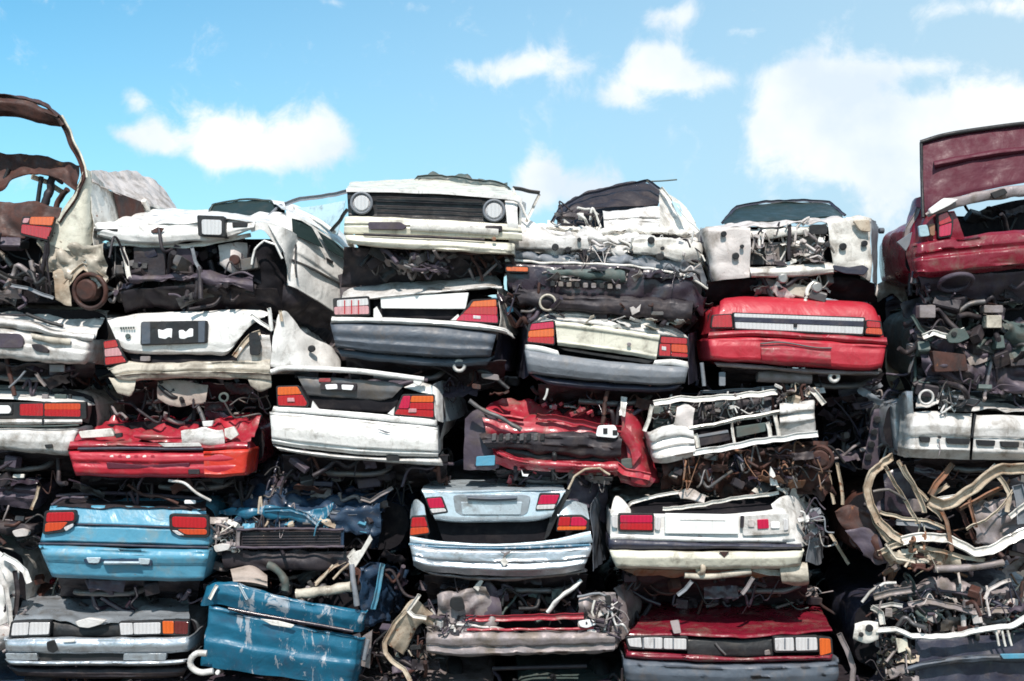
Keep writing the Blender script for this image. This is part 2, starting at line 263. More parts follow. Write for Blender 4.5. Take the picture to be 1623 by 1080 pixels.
class Car:
    def __init__(s, name, label, d=0., at=None, category='wrecked car', group=None):
        s.d = d; s.r = bpy.data.objects.new(name, None); S.collection.objects.link(s.r)
        s.o = P(at[0], at[1], d + .3) if at else Vector((0, 0, 0)); s.r.location = s.o; s.r.empty_display_size = .2
        s.r['label'] = label; s.r['category'] = category; group = group or 'wrecked cars stacked in the front wall'
        if group: s.r['group'] = group
        SEED[0] += 1; s.rng = random.Random(SEED[0]*17)
    def done(s, mb, name, mats, par=None, label=None):
        o = mb.build(name, mats, par or s.r, s.o)
        if label: o['label'] = label
        return o
    def p(s, x, y, d=0.): return P(x, y, s.d + d)
    def band(s, name, top, bot, m, prof=FLAT, d=0., wl=0, wr=0, th=.006, dent=.008, sc=3.2, crease=0., step=.035, lin=False, par=None, label=None):
        if len(top) != len(bot):
            k = max(len(top), len(bot)); rs = lambda q: [tuple(v) for v in spl([Vector(t3(p)) for p in q], [i*(len(q)-1)/(k-1) for i in range(k)], True)]
            top, bot = rs(top), rs(bot)
        T = [t3(p, d) for p in top]; B = [t3(p, d) for p in bot]
        if wl: T = [back(T[0], wl), back(T[0], wl*.5), back(T[0], .07)] + [(T[0][0] + 6, T[0][1], T[0][2])] + T[1:]; B = [back(B[0], wl), back(B[0], wl*.5), back(B[0], .07)] + [(B[0][0] + 6, B[0][1], B[0][2])] + B[1:]
        if wr: T = T[:-1] + [(T[-1][0] - 6, T[-1][1], T[-1][2])] + [back(T[-1], .07), back(T[-1], wr*.5), back(T[-1], wr)]; B = B[:-1] + [(B[-1][0] - 6, B[-1][1], B[-1][2])] + [back(B[-1], .07), back(B[-1], wr*.5), back(B[-1], wr)]
        Tv = [Vector(p) for p in T]; Bv = [Vector(p) for p in B]; Tw = [P(p[0], p[1], s.d+p[2]) for p in T]; Bw = [P(p[0], p[1], s.d+p[2]) for p in B]
        ts = params([(a+b)/2 for a, b in zip(Tw, Bw)], step); Ts = spl(Tv, ts, lin); Bs = spl(Bv, ts, lin)
        hgt = sum((a-b).length for a, b in zip(Tw, Bw))/len(Tw); nv = max(4, int(hgt/step) + len(prof)//2)
        pv = [Vector((a, b, 0)) for a, b in prof]; rows = []
        vs = set(j/nv for j in range(nv+1))
        for a, b in prof: vs.add(a)
        for v in sorted(vs):
            # profile offset at v, linear between its knots
            for k in range(len(prof)-1):
                if prof[k][0] <= v <= prof[k+1][0] + 1e-9: break
            f = (v-prof[k][0])/max(1e-6, prof[k+1][0]-prof[k][0]); f2 = f*f*(3-2*f)*.5 + f*.5; dd = prof[k][1]*(1-f2) + prof[k+1][1]*f2
            rows.append([P(a.x*(1-v)+b.x*v, a.y*(1-v)+b.y*v, s.d + a.z*(1-v)+b.z*v + dd) for a, b in zip(Ts, Bs)])
        SEED[0] += 1
        if dent: rows = dent_grid(rows, dent*(1.45 if dent <= .02 else 1.1), sc, SEED[0], crease or (.35 if .007 < dent <= .02 else 0))
        mb = MB(); mb.grid(rows, th); return s.done(mb, name, m, par, label)
    def slab(s, name, pts, m, d=0., th=.02, ch=.004, par=None, label=None, rnd=0., skew=0.):
        if rnd: pts = rounded(pts, rnd)
        V = [s.p(*t3(q, d)) for q in pts]; c = sum(V, Vector())/len(V); n = len(V); ar = sum((V[i].x*V[(i+1) % n].z - V[(i+1) % n].x*V[i].z) for i in range(n))
        if ar < 0: V = V[::-1]
        I = []
        for i in range(n):
            a = (V[i]-V[i-1]); b = (V[(i+1) % n]-V[i]); a.y = b.y = 0
            if a.length < 1e-7 or b.length < 1e-7: I.append(V[i].copy()); continue
            na = Vector((-a.z, 0, a.x)).normalized(); nb = Vector((-b.z, 0, b.x)).normalized(); q = (na+nb); q = q.normalized() if q.length > .1 else na
            I.append(V[i] + q*ch)
        Y = Vector((0, 1, 0)); mb = MB(); m0 = [v + Y*ch for v in V]; bk = [v + Y*th for v in V]
        mb.add(I, [tuple(range(n))], 0, False); mb.add(I + m0, [(i, (i+1) % n + n, (i+1) % n)[::1] and (i, n+i, n+(i+1) % n, (i+1) % n) for i in range(n)], 0, False)
        mb.add(m0 + bk, [(i, n+i, n+(i+1) % n, (i+1) % n) for i in range(n)], 0, False); mb.add(bk, [tuple(range(n))[::-1]], 0, False)
        return s.done(mb, name, m, par, label)
    def quad(s, name, x0, y0, x1, y1, m, d=0., th=.02, par=None, rnd=2., slope=0., label=None):
        k = slope*(x1-x0); return s.slab(name, [(x0, y0), (x1, y0+k), (x1, y1+k), (x0, y1)], m, d, th, par=par, rnd=rnd, label=label)
    def tube(s, name, pts, r, m, d=0., n=8, flat=1., ang=0., lin=False, par=None, label=None, dent=0.):
        V = [s.p(*t3(q, d)) for q in pts]; ts = params(V, .03 if not lin else .05); Q = spl(V, ts, lin)
        if dent: Q = [q + Vector((noise.noise(q*9), noise.noise(q*9+Vector((5, 0, 0))), noise.noise(q*9+Vector((0, 5, 0)))))*dent for q in Q]
        rs = [r*(1 + (.22*noise.noise(q*14) if dent else 0)) for q in Q]
        mb = MB(); mb.tube(Q, rs, 0, n, flat, ang); return s.done(mb, name, m, par, label)
    def beam(s, name, pts, w, m, d=0., flat=.45, ang=.3, dent=.012, par=None, label=None):
        """pressed box-section member, creased where it bends, w in metres"""
        V = [s.p(*t3(q, d)) for q in pts]; ts = params(V, .03); A, B_ = spl(V, ts), spl(V, ts, True); Q = [a*.15 + b*.85 for a, b in zip(A, B_)]
        Q = [q + Vector((noise.noise(q*9), noise.noise(q*9+Vector((5, 0, 0))), noise.noise(q*9+Vector((0, 5, 0)))))*dent*.8 for q in Q]
        if w < .028: mb = MB(); mb.tube(Q, w*.6, 0, 6); return s.done(mb, name, m, par, label)
        SEED[0] += 1; mb = MB(); mb.chan(Q, w*.86, 0, .45, random.Random(SEED[0]).gauss(0, .5)); return s.done(mb, name, m, par, label)
    def ring(s, name, x, y, r, q, m, d=0., ax=(0, 1, .1), par=None):
        mb = MB(); mb.torus(s.p(x, y, d), Vector(ax), r, q); return s.done(mb, name, m, par)
    def disc(s, name, x, y, r, h, m, d=0., ax=(0, 1, .05), par=None, hole=0., n=24):
        mb = MB(); mb.cyl(s.p(x, y, d), Vector(ax), r, h, 0, n, hole); return s.done(mb, name, m, par)
    def wheel(s, x, y, d=.6, r=.28, ax=(1, .1, 0), rim=None):
        t = s.ring('wheel', x, y, r*.8, r*.24, rubber, d, ax); s.disc('rim', x, y, r*.6, .13, rim or steel, d, ax, t, .03); s.disc('hub', x, y, r*.2, .17, steel, d, ax, t)
        return t
    def junk(s, name, x0, y0, x1, y1, d0, d1, n, ms, big=1., kinds='bbttthhhhss' if True else '', fill=None):
        g = s.rng; mb = MB()
        if n >= 30 and big >= .85: n = int(n*.55); big *= 1.15
        for i in range(n):
            d = g.uniform(d0, d1); c = s.p(g.uniform(x0, x1), g.uniform(y0, y1), d); mi = g.randrange(len(ms)); k = g.choice(kinds)
            rot = Matrix.Rotation(g.gauss(0, .35), 3, 'X') @ Matrix.Rotation(g.gauss(0, .3), 3, 'Z') @ Matrix.Rotation(g.gauss(0, .3), 3, 'Y')
            if k == 'b': mb.box(c, (g.uniform(.04, .2)*big, g.uniform(.03, .12)*big, g.uniform(.03, .11)*big), rot, mi)
            elif k in 'th':
                a = Vector((g.gauss(0, 1), g.gauss(0, .5), g.gauss(0, .6))).normalized()*g.uniform(.06, .24)*big
                if k == 't': pts = [c-a, c-a*.3+Vector((0, 0, g.gauss(0, .03))), c+a*.4+Vector((g.gauss(0, .02), 0, g.gauss(0, .04))), c+a]
                else: pts = [c-a, c-a*.5+Vector((0, g.gauss(0, .06), g.gauss(0, .08))), c+Vector((0, 0, g.gauss(0, .08))), c+a*.6+Vector((g.gauss(0, .05), 0, g.gauss(0, .08))), c+a]
                mb.tube(spl(pts, params(pts, .03)), g.choice((.006, .009, .013, .02))*big, mi, 6)
            elif k == 'c': mb.cyl(c, Vector((g.gauss(0, .9), 1, g.gauss(0, .7))), g.uniform(.02, .05)*big, g.uniform(.03, .10), mi, 16, g.choice((0, .01)))
            elif k == 's':
                u = rot @ Vector((g.uniform(.05, .16)*big, 0, 0)); v = rot @ Vector((0, g.gauss(0, .04), g.uniform(.015, .05)*big)); G = []
                for a in range(7): G.append([c + u*(b/5-1) + v*(a/3-1) for b in range(11)])
                mb.grid(dent_grid(G, .03*big, 9, i + s.rng.random()*50, 1.2), .003, mi)
        o = s.done(mb, name, ms); o['kind'] = 'stuff'; return o
    def void(s, x0, y0, x1, y1, d=.5, name='cavity_lining', m=None, dep=.5):
        """dark inner wall of an engine bay or boot: a crumpled box open to the front"""
        mb = MB(); c0, c1 = s.p(x0, y0, d), s.p(x1, y1, d); G = []
        for j in range(12):
            r = []
            for i in range(30):
                u, v = i/29, j/11; e = max(abs(u-.5)*2, abs(v-.5)*2)
                r.append(Vector((c0.x*(1-u)+c1.x*u, s.d + d + dep*(1-max(0, (e-.8)/.2)**2), c0.z*(1-v)+c1.z*v)))
            G.append(r)
        mb.grid(dent_grid(G, .03, 4, SEED[0]), .01); return s.done(mb, name, m or blk2)
    def shell(s, x0, x1, y0, y1, m, L=3.3, d=.25, amp=.035, roof=26, rm=None, n=40, topdip=0., bend=0., lean=0.):
        """the rest of the body behind the end that faces the road"""
        a, b = s.p(x0, y1, 0), s.p(x1, y0, 0); cx, cz = (a.x+b.x)/2, (a.z+b.z)/2; hx, hz = (b.x-a.x)/2, (b.z-a.z)/2; st = 22
        mb = MB(); G = []; SEED[0] += 1; sd = SEED[0]
        for j in range(st+1):
            f = j/st; y = s.d + d + L*f; k = 1 - .10*max(0, f-.8)/.2; row = []; kz = 1 - topdip*math.sin(f*3.1)
            for i in range(n+1):
                q = 2*math.pi*i/n + math.pi/4; c, t = math.cos(q), math.sin(q); e = .34
                px = math.copysign(abs(c)**e, c)*hx*k; pz = math.copysign(abs(t)**e, t)*hz*kz
                if abs(pz) < hz*.9: px *= 1 - .05*((pz/hz)-.1)**2      # body side section
                v = Vector((cx + px + bend*f*f, y, cz + pz + lean*f)); v += Vector((dentf(v, amp, 2.6, sd, 1.), 0, dentf(v, amp, 2.2, sd+3, 1.)))
                row.append(v)
            G.append(row)
        mb.grid([[r[i] for r in G] for i in range(n+1)], 0); 
        k = len(mb.v)
        mb.add(G[0][:-1], [tuple(range(n))], 1, False); mb.add(G[-1][:-1], [tuple(range(n))], 1, False)  # both ends capped in black in place of the dark inside
        o = s.done(mb, 'body', [m, blk2])
        if roof:
            hr = roof*CAM_D/FPX; rz = cz + hz; mb = MB(); G = []
            for j in range(16):
                f = j/15; y = s.d + d + .75 + (L-1.4)*f; row = []
                for i in range(20):
                    u = i/19*2-1; z = rz - .02 + (hr+.02)*(1-abs(u)**6)*(1-abs(f*2-1)**5)*.9; v = Vector((cx + u*hx*.86 + bend*f*f, y, z + lean*f)); v.z += dentf(v, .05, 2.4, sd+9, 1.2) - .01; row.append(v)
                G.append(row)
            mb.grid(G, -.01); r = s.done(mb, 'roof', rm or m)
        return o
    def light(s, name, pts, segs, d=0., th=.05, grow=.9, rnd=2.5):
        """lamp: dark housing plus one child per coloured lens"""
        cx = sum(p[0] for p in pts)/len(pts); cy = sum(p[1] for p in pts)/len(pts)
        g = [(p[0] + math.copysign(grow, p[0]-cx), p[1] + math.copysign(grow, p[1]-cy)) for p in pts]
        h = s.slab(name, g, black, d + .001, th, rnd=rnd + 1)
        for i, (q, m) in enumerate(segs): s.slab('lens', q, m, d - .006 - .0005*i, .012, par=h, rnd=rnd)
        return h
def rounded(pts, r):
    out = []; n = len(pts)
    for i in range(n):
        a, b, c = (Vector(t3(pts[i-1])), Vector(t3(pts[i])), Vector(t3(pts[(i+1) % n]))); u = (a-b); v = (c-b); lu, lv = u.length, v.length
        if lu < 1e-6 or lv < 1e-6: continue
        q = min(r, lu*.45, lv*.45); u.normalize(); v.normalize()
        for t in (0, .33, .67, 1): p = (b+u*q)*(1-t)**2 + b*2*t*(1-t) + (b+v*q)*t*t; out.append((p.x, p.y, p.z))
    return out
def circ(x, y, r, n=20, ry=None): return [(x + r*math.cos(2*math.pi*k/n), y + (ry or r)*math.sin(2*math.pi*k/n)) for k in range(n)]
def split(q, k, vert=False):
    """cut a quad (tl,tr,br,bl) in two at fraction k"""
    L_ = lambda a, b: (a[0]*(1-k)+b[0]*k, a[1]*(1-k)+b[1]*k)
    tl, tr, br, bl = q
    if vert: m, n_ = L_(tl, tr), L_(bl, br); return [tl, m, n_, bl], [m, tr, br, n_]
    m, n_ = L_(tl, bl), L_(tr, br); return [tl, tr, n_, m], [m, n_, br, bl]
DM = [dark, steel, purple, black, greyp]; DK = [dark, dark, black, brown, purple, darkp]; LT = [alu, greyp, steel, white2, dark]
def under(c, x0, x1, y0, y1, d=.3, n=26, ms=None):
    """floor pan, exhaust and suspension bits below a bumper"""
    c.band('floor_pan', [(x0+8, y0, .1), ((x0+x1)/2, y0+2, .1), (x1-8, y0, .1)], [(x0+14, y1-4, .9), ((x0+x1)/2, y1, .9), (x1-14, y1-5, .9)], dark, HOOD, d=d-.2, dent=.04, crease=1)
    c.junk('suspension', x0+10, y0+2, x1-10, y1, d-.1, d+.7, n, ms or DK, 1.0)
    xm = x0 + (x1-x0)*c.rng.uniform(.25, .75)
    c.tube('exhaust', [(xm-55, (y0+y1)/2, .1), (xm-20, (y0+y1)/2+3, .05), (xm+40, (y0+y1)/2+1, .1), (xm+70, y0+4, .3)], .028, steel, d, 10, dent=.01)
# ================================================================== ground
def structure(name, mb, m, kind='structure'):
    o = mb.build(name, m); o['kind'] = kind; return o
gm = mat('yard_dirt', (.10,.085,.07), rough=.95, dirt=.6, dcol=(.06,.05,.04), bump=.8, bscale=30, spec=.2)
mb = MB(); mb.add([Vector((-1500, -1500, 0)), Vector((1500, -1500, 0)), Vector((1500, 1500, 0)), Vector((-1500, 1500, 0))], [(0, 1, 2, 3)], 0, False); structure('ground', mb, gm)
# ================================================================== TOP ROW
# --- 1 burnt-out hatchback, open rear frame
c = Car('wrecked_car', 'burnt-out hatchback at top left with empty rear frame and orange tail light', -.05, (30, 470))
c.band('roof_edge', [(-110,148),(-40,150),(5,154),(44,157),(62,169),(92,182),(101,198)], [(-110,180),(-40,183),(5,186),(45,192),(62,197),(85,200),(96,202)], brown, [(0,.02),(.2,-.02),(.8,.03),(1,.1)], dent=.02, crease=1, d=0, th=.02)
c.band('roof', [(-130,152,1.6),(-30,150,1.8),(60,160,1.9),(95,186,1.7)], [(-110,150),(-30,151),(50,158),(99,192)], brown, HOOD, dent=.03, crease=1)
c.beam('door_pillar', [(93,186),(104,205),(117,235),(131,262),(133,280),(122,308),(106,332),(93,352)], .055, brown, dent=.012)
c.beam('pillar_edge', [(98,184,-.0),(110,205),(124,238),(136,264),(137,282)], .018, cream, d=-.02)
c.band('parcel_shelf', [(-110,236,.45),(0,240,.45),(36,243,.45),(80,249,.4),(128,264,.25)], [(-110,304,.35),(-5,304,.35),(24,283,.35),(72,278,.3),(122,306,.2)], brown, FLAT, dent=.05, crease=1.2)
c.tube('seat_frame', [(-5,300,.4),(8,282,.4),(14,268,.4)], .02, black); c.tube('seat_frame', [(88,330,.3),(96,312,.3),(108,300,.25)], .03, brown, dent=.02); c.tube('seat_frame', [(60,320,.4),(63,298,.4),(66,280,.4)], .022, black); c.tube('seat_frame', [(72,324,.4),(78,300,.4),(84,280,.4)], .04, dark, dent=.02)
c.beam('windscreen_frame', [(-60,262,1.9),(20,252,2.),(60,262,2.),(100,290,1.8)], .05, brown)
c.beam('roof_rail', [(50,280,.3),(75,290,.5),(100,305,.7)], .05, bone)
c.band('tailgate_sill', [(-110,314,.1),(0,318,.1),(60,322,.1),(98,330,.1)], [(-110,385),(0,378),(45,378),(88,372)], brown, FLAT, dent=.04, crease=1.2)
c.band('rear_quarter', [(128,288),(134,270,.02),(142,271,.06),(150,276,.25)], [(70,377),(88,392),(130,398),(160,372,.25)], cream, HOOD, dent=.015, crease=.4)
c.band('side_panel', [(143,272,.1),(165,290,.4),(185,306,.7),(262,330,1.5)], [(150,392,.1),(175,378,.4),(190,376,.7),(285,358,1.7)], white2, HOOD, dent=.03, crease=.6)
c.slab('side_window', [(179,303,.65),(222,319,1.05),(231,345,1.2),(222,352,1.1),(190,352,.75)], brown, -.08, .03)
c.slab('side_window', [(236,326,1.25),(283,343,1.65),(262,345,1.5),(240,345,1.28)], gdark, -.08, .03)
c.tube('door_pillar', [(228,318,1.05),(234,334,1.15),(232,352,1.15)], .03, white2)
c.band('roof_side', [(136,270,.2),(180,272,1.2),(222,275,2.),(258,298,2.4),(290,344,2.4)], [(146,290,.1),(184,306,.6),(222,322,1.),(262,337,1.5),(290,348,1.9)], primer, HOOD, dent=.03, crease=.8)
c.light('tail_light', [(36,344),(86,344),(76,382),(32,372)], [([(48,344),(86,344),(82,358),(46,356)], lor), ([(34,356),(46,357),(82,361),(75,380),(33,370)], lred), ([(37,346),(47,346),(44,354),(35,354)], lpk)], d=-.09)
c.band('crumpled_wing', [(62,378),(95,384),(130,392),(166,384)], [(72,425),(100,448),(130,424),(172,452)], beige, FLAT, dent=.06, crease=1.4, sc=5)
c.band('torn_panel', [(84,432),(97,428),(108,442)], [(86,478),(100,484),(114,484)], bone, FLAT, dent=.04, crease=1)
c.beam('suspension_arm', [(106,452),(118,436),(132,422),(150,432),(170,448)], .06, bone); c.beam('suspension_arm', [(134,412),(148,440),(158,455)], .05, white2)
c.ring('brake_drum', 143, 462, .165, .022, brown, -.02, (.15, 1, .1)); c.disc('hub', 140, 460, .11, .12, brown, .03, (.15, 1, .1))
c.junk('debris', -100, 375, 80, 470, -.08, .3, 120, [dark, dark, purple, steel, greyp, black], 1.1)
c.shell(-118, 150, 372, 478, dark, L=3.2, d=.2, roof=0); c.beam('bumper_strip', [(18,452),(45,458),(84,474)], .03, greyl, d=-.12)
# --- 2 white car, engine bay showing
c = Car('wrecked_car', 'white car with bare engine bay and one raised square headlight', 0, (300, 480))
c.band('bonnet', [(166,342,1.1),(230,330,1.3),(330,334,1.4),(400,338,1.3),(458,338,.7)], [(148,362),(230,356),(320,352),(400,352),(462,372,.25)], white, HOOD, dent=.03, crease=.7)
c.band('nose_panel', [(148,354),(200,352),(260,356),(310,352),(360,350),(405,350)], [(152,376),(200,385),(235,389),(300,384),(350,381),(400,366)], white, [(0,.03),(.15,-.0),(.6,-.03),(.9,-.01),(1,.06)], wl=.8, dent=.018, crease=.6)
c.slab('scratch_mark', [(238,366),(250,360),(260,362),(256,368),(242,370)], brown, -.045, .01); c.quad('air_slot', 150, 363, 186, 367, black, -.03, rnd=1)
h = c.slab('headlight', [(312,341),(356,343),(357,376),(314,374)], black, -.09, .16, rnd=3); c.slab('lens', [(319,348),(351,349),(351,373),(320,372)], lwh, -.105, .02, par=h, rnd=4)
c.quad('headlight_lid', 368, 352, 392, 360, black, -.03)
c.band('windscreen_frame', [(325,346,1.1),(338,326,1.3),(380,318,1.4),(426,320,1.4),(452,334,1.2)], [(336,352,1.),(350,345,1.1),(385,342,1.1),(425,344,1.1),(450,352,1.)], gdark, HOOD, dent=.02)
c.beam('roof_edge', [(325,346,1.05),(338,325,1.3),(380,316,1.4),(428,318,1.4),(456,332,1.2)], .035, green)
c.tube('windscreen_pillar', [(420,350,.9),(436,334,1.1),(446,326,1.2)], .022, greyl); c.tube('windscreen_pillar', [(452,356,.8),(458,340,1.),(462,330,1.1)], .04, white)
c.band('front_wing', [(392,352,.0),(430,354,.05),(462,372,.25)], [(398,368,.0),(418,366,.02),(446,402,.1)], white, HOOD, dent=.01); c.band('front_wing', [(425,356,.02),(452,362,.12),(474,374,.4),(484,380,.5)], [(452,400,.05),(456,425,.12),(460,448,.25),(470,456,.4)], white, HOOD, dent=.01)
c.band('car_side', [(454,334,.45),(475,344,.5),(505,362,.7),(545,394,.95),(577,424,1.2)], [(456,452,.15),(472,458,.2),(492,470,.35),(524,490,.6),(545,503,.8)], white, [(0,0),(.25,-.01),(.5,-.03),(.54,.0),(.8,.01),(1,.05)], dent=.006, th=.02)
c.band('roof', [(430,318,1.4),(470,326,1.6),(520,348,1.9),(562,388,2.2)], [(454,334,.45),(490,352,.6),(536,384,.9),(577,424,1.2)], white, HOOD, dent=.02)
c.slab('side_window', [(462,346,.45),(478,350,.5),(494,360,.6),(513,394,.65),(496,386,.55),(464,372,.4)], gdark, -.08, .02); c.slab('side_window', [(503,366,.68),(528,382,.83),(548,400,.95),(568,424,1.1),(548,412,.9),(520,396,.74)], gdark, -.08, .02)
c.tube('seat_frame', [(478,372,1.),(484,360,1.1),(490,352,1.2)], .02, greyl, d=-.1)
c.tube('door_moulding', [(462,412,.28),(490,424,.44),(520,440,.66),(556,460,.98)], .025, steel, d=-.03, n=4, flat=.4); c.tube('door_seam', [(469,388,.36),(468,420,.28),(470,440,.24)], .01, black, d=-.04)
c.slab('door_handle', [(517,408,.7),(528,414,.77),(527,419,.76),(517,413,.7)], black, -.06, .02)
c.band('sill', [(452,446,.2),(480,463,.3),(545,503,.85)], [(440,494,.3),(480,512,.6),(540,530,1.4)], dark, HOOD, dent=.04, crease=1, d=.02)  # dark sheet paints the shadow under the sill
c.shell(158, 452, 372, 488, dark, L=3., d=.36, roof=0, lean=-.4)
c.junk('engine', 175, 388, 400, 476, .0, .4, 150, [dark, dark, navy, purple, black, steel], 1.2); c.quad('radiator', 212, 392, 262, 440, dark, .06, .05); c.beam('slam_panel', [(170,386),(300,390),(398,372)], .04, white2, d=.06)
c.beam('bonnet_stay', [(194,392),(200,415),(206,442)], .04, white2, d=-.04); c.beam('chassis_leg', [(303,392),(310,415),(318,432)], .03, greyl, d=-.02)
c.band('inner_wing', [(345,388,.1),(370,384,.1),(392,386,.2)], [(350,418,.1),(372,434,.1),(390,432,.2)], primer, FLAT, dent=.03, crease=1); c.disc('strut_top', 372, 412, .05, .05, brown, .02)
c.band('wheel_arch', [(402,392,.1),(420,380,.1),(442,392,.2),(456,420,.3)], [(400,480,.2),(420,488,.2),(440,486,.3),(460,490,.4)], blk2, FLAT, dent=.05, crease=1); c.beam('wing_flange', [(398,420),(404,396),(418,382),(436,388),(448,410)], .02, white, d=.02)
c.band('bumper_bar', [(200,436),(300,432),(400,440)], [(205,450),(300,448),(402,462)], purple, BUMP, dent=.04, crease=1); c.band('undertray', [(190,462,.0),(300,452,.0),(440,458,.1)], [(200,490,.2),(300,492,.2),(450,492,.3)], dark, FLAT, dent=.05, crease=1)
# --- 3 cream saloon, round headlights
c = Car('wrecked_car', 'cream car facing out with two round headlights in a black grille', -.1, (680, 400))
c.band('bonnet', [(556,288,1.2),(680,284,1.3),(800,296,1.2)], [(549,300),(600,301),(700,304),(800,311),(828,316)], cream, HOOD, dent=.02)
c.band('bonnet_edge', [(549,298),(600,300),(700,303),(800,310),(828,316)], [(549,304),(600,305),(700,308),(800,316),(828,322)], white, HOOD, d=-.05)
c.band('grille_surround', [(550,302),(600,304),(700,307),(800,314)], [(552,342),(600,344),(700,349),(804,354)], black, [(0,0),(.1,.03),(.9,.03),(1,0)], dent=.004)
for k in range(5): c.tube('grille_bar', [(597,312+k*7,.0),(690,315+k*7,.0),(764,318+k*7,.0)], .004, dark, d=.01, n=6)
for x, y in ((573,322),(783,334)):
    h = c.ring('headlight', x, y, .098, .014, greyl, -.035); c.slab('lens', circ(x, y, 14.5), lwh, -.05, .05, par=h, ch=.02)
c.band('nose_panel', [(545,343),(600,344),(690,348),(800,355),(826,357)], [(544,371),(600,372),(690,375),(800,380),(828,382)], cream, STEP, d=-.03, wl=.6, dent=.006)
c.band('nose_trim', [(650,350),(720,353),(790,357)], [(650,366),(720,369),(790,374)], white2, FLAT, d=-.065, dent=.003)
c.slab('indicator', [(583,352),(635,352),(645,359),(640,364),(584,364)], purple, -.075, .03, rnd=4); c.quad('indicator', 769, 358, 796, 367, dark, -.075, .03)
c.band('bumper', [(546,372),(600,374),(700,378),(800,384),(816,385)], [(550,387),(600,393),(700,398),(800,405),(816,405)], cream, BUMP, d=-.06, wl=.5, wr=.4, dent=.01); c.tube('bumper_groove', [(576,372),(680,376),(768,380)], .014, dark, d=-.1, n=6)
c.disc('headlight_bolt', 783, 379, .02, .03, rusty, -.12)
c.shell(552, 826, 300, 402, cream, L=2.9, d=.3, roof=0)
c.band('roof', [(662,283,1.4),(700,280,1.5),(756,286,1.5),(800,293,1.5)], [(646,302,1.),(700,303,1.),(790,309,1.),(815,318,1.)], green, [(0,0),(.5,-.06),(1,0)], dent=.05, crease=1.3, sc=5)
c.beam('roof_edge', [(648,302,1.),(664,282,1.3),(700,281,1.3),(760,288,1.3),(800,294,1.3),(812,316,1.)], .05, green, dent=.02); c.band('torn_lining', [(688,294,.9),(720,292,.9),(760,296,.9)], [(690,303,.8),(720,304,.8),(762,307,.8)], bone, FLAT, dent=.04, crease=1)
c.band('front_wing', [(812,318,.05),(822,316,.5),(832,322,1.)], [(814,404,.05),(824,408,.5),(832,400,1.)], white, HOOD, dent=.02); c.band('corner_panel', [(800,316),(812,316),(820,320)], [(806,384),(814,386),(822,386)], white, BUMP, dent=.01)
c.band('door_glass', [(470,330,1.3),(505,326,1.2),(548,318,1.1)], [(490,345,1.2),(520,368,1.),(535,372,.8)], gpale, HOOD, dent=.005, th=.006); c.beam('door_frame', [(452,324,1.3),(476,316,1.25),(510,312,1.2),(552,304,1.1)], .045, greyl, dent=.01)  # pale blue put into the glass for the sky seen through it
c.beam('door_frame', [(551,332,.6),(540,348,.7),(524,366,.8)], .035, steel); c.tube('door_frame', [(468,332,1.3),(505,350,1.1),(530,368,.8)], .02, white)
c.beam('mirror_arm', [(812,298,.6),(834,302,.6),(856,306,.6)], .04, steel); c.beam('windscreen_pillar', [(855,308,.7),(844,330,.7),(834,352,.6)], .03, white2); c.beam('windscreen_pillar', [(812,298,.6),(824,322,.6),(838,350,.6)], .022, white)
c.junk('engine', 590, 396, 795, 430, .05, .45, 90, [dark, purple, steel, black, brown, greyp], 1.)
c.band('front_panel', [(546,392,.1),(680,398,.1),(800,405,.1)], [(540,455,.3),(680,444,.3),(806,438,.3)], dark, FLAT, dent=.04, crease=1, d=.1); c.junk('suspension', 640, 405, 700, 430, -.04, .2, 18, [greyp, purple, steel], .9)
# --- 4 shattered white wreck
c = Car('wrecked_car', 'shattered white car with torn open windscreen and crumpled front behind the dark bumper', .15, (960, 410))
c.band('roof', [(880,345,.9),(900,318,1.1),(960,296,1.3),(1020,288,1.4),(1048,300,1.4)], [(884,352,.8),(912,338,.8),(960,330,.7),(1010,326,.8),(1044,326,.9)], dark, [(0,0),(.5,-.03),(1,.05)], dent=.03, crease=1)
c.beam('windscreen_frame', [(876,352,.7),(886,332,.8),(925,310,1.),(1000,292,1.1),(1026,287,1.1),(1050,304,1.),(1078,336,.8)], .035, navy, dent=.01); c.tube('aerial', [(1024,288,1.1),(1050,287,1.1),(1073,285,1.1)], .008, green)
c.beam('windscreen_pillar', [(1046,298,.9),(1062,318,.9),(1086,350,.7),(1110,372,.5)], .05, white2); c.band('side_panel', [(1046,304,.95),(1062,310,1.1),(1084,326,1.2),(1102,352,.9)], [(1044,362,.6),(1060,372,.7),(1084,378,.7),(1108,392,.5)], white2, FLAT, dent=.02, crease=.6, sc=4)
c.slab('side_window', [(1064,318,1.),(1078,324,1.),(1086,345,.9),(1074,342,.9)], gpale, -.15, .02)
c.band('dashboard', [(955,336,.6),(1000,333,.6),(1045,330,.6)], [(958,364,.4),(1000,364,.4),(1044,366,.4)], silverw, STEP, dent=.03, crease=.9); c.band('bulkhead', [(868,352,.5),(950,360,.4),(1040,362,.4),(1110,368,.5)], [(862,378,.3),(950,384,.2),(1040,382,.2),(1116,392,.3)], white2, [(0,0),(.3,-.03),(.5,.06),(.7,-.02),(1,.05)], dent=.05, crease=1.2, sc=5)
c.junk('windscreen_debris', 880, 335, 950, 362, .3, .7, 20, [white2, steel, dark, dark], .7)
c.band('crumpled_bonnet', [(800,364,.2),(870,366,.2),(950,372,.15),(1030,378,.15),(1118,384,.3)], [(800,398),(870,402),(950,406),(1030,410),(1118,424,.2)], silverw, [(0,.05),(.3,-.05),(.5,.05),(.7,-.05),(1,.05)], dent=.06, crease=1.4, sc=4.5, th=.01)
c.band('front_wing', [(806,352,.5),(825,346,.5),(850,354,.5),(880,362,.45)], [(802,392,.1),(830,394,.1),(856,396,.1),(880,396,.1)], white, FLAT, dent=.03, crease=1)
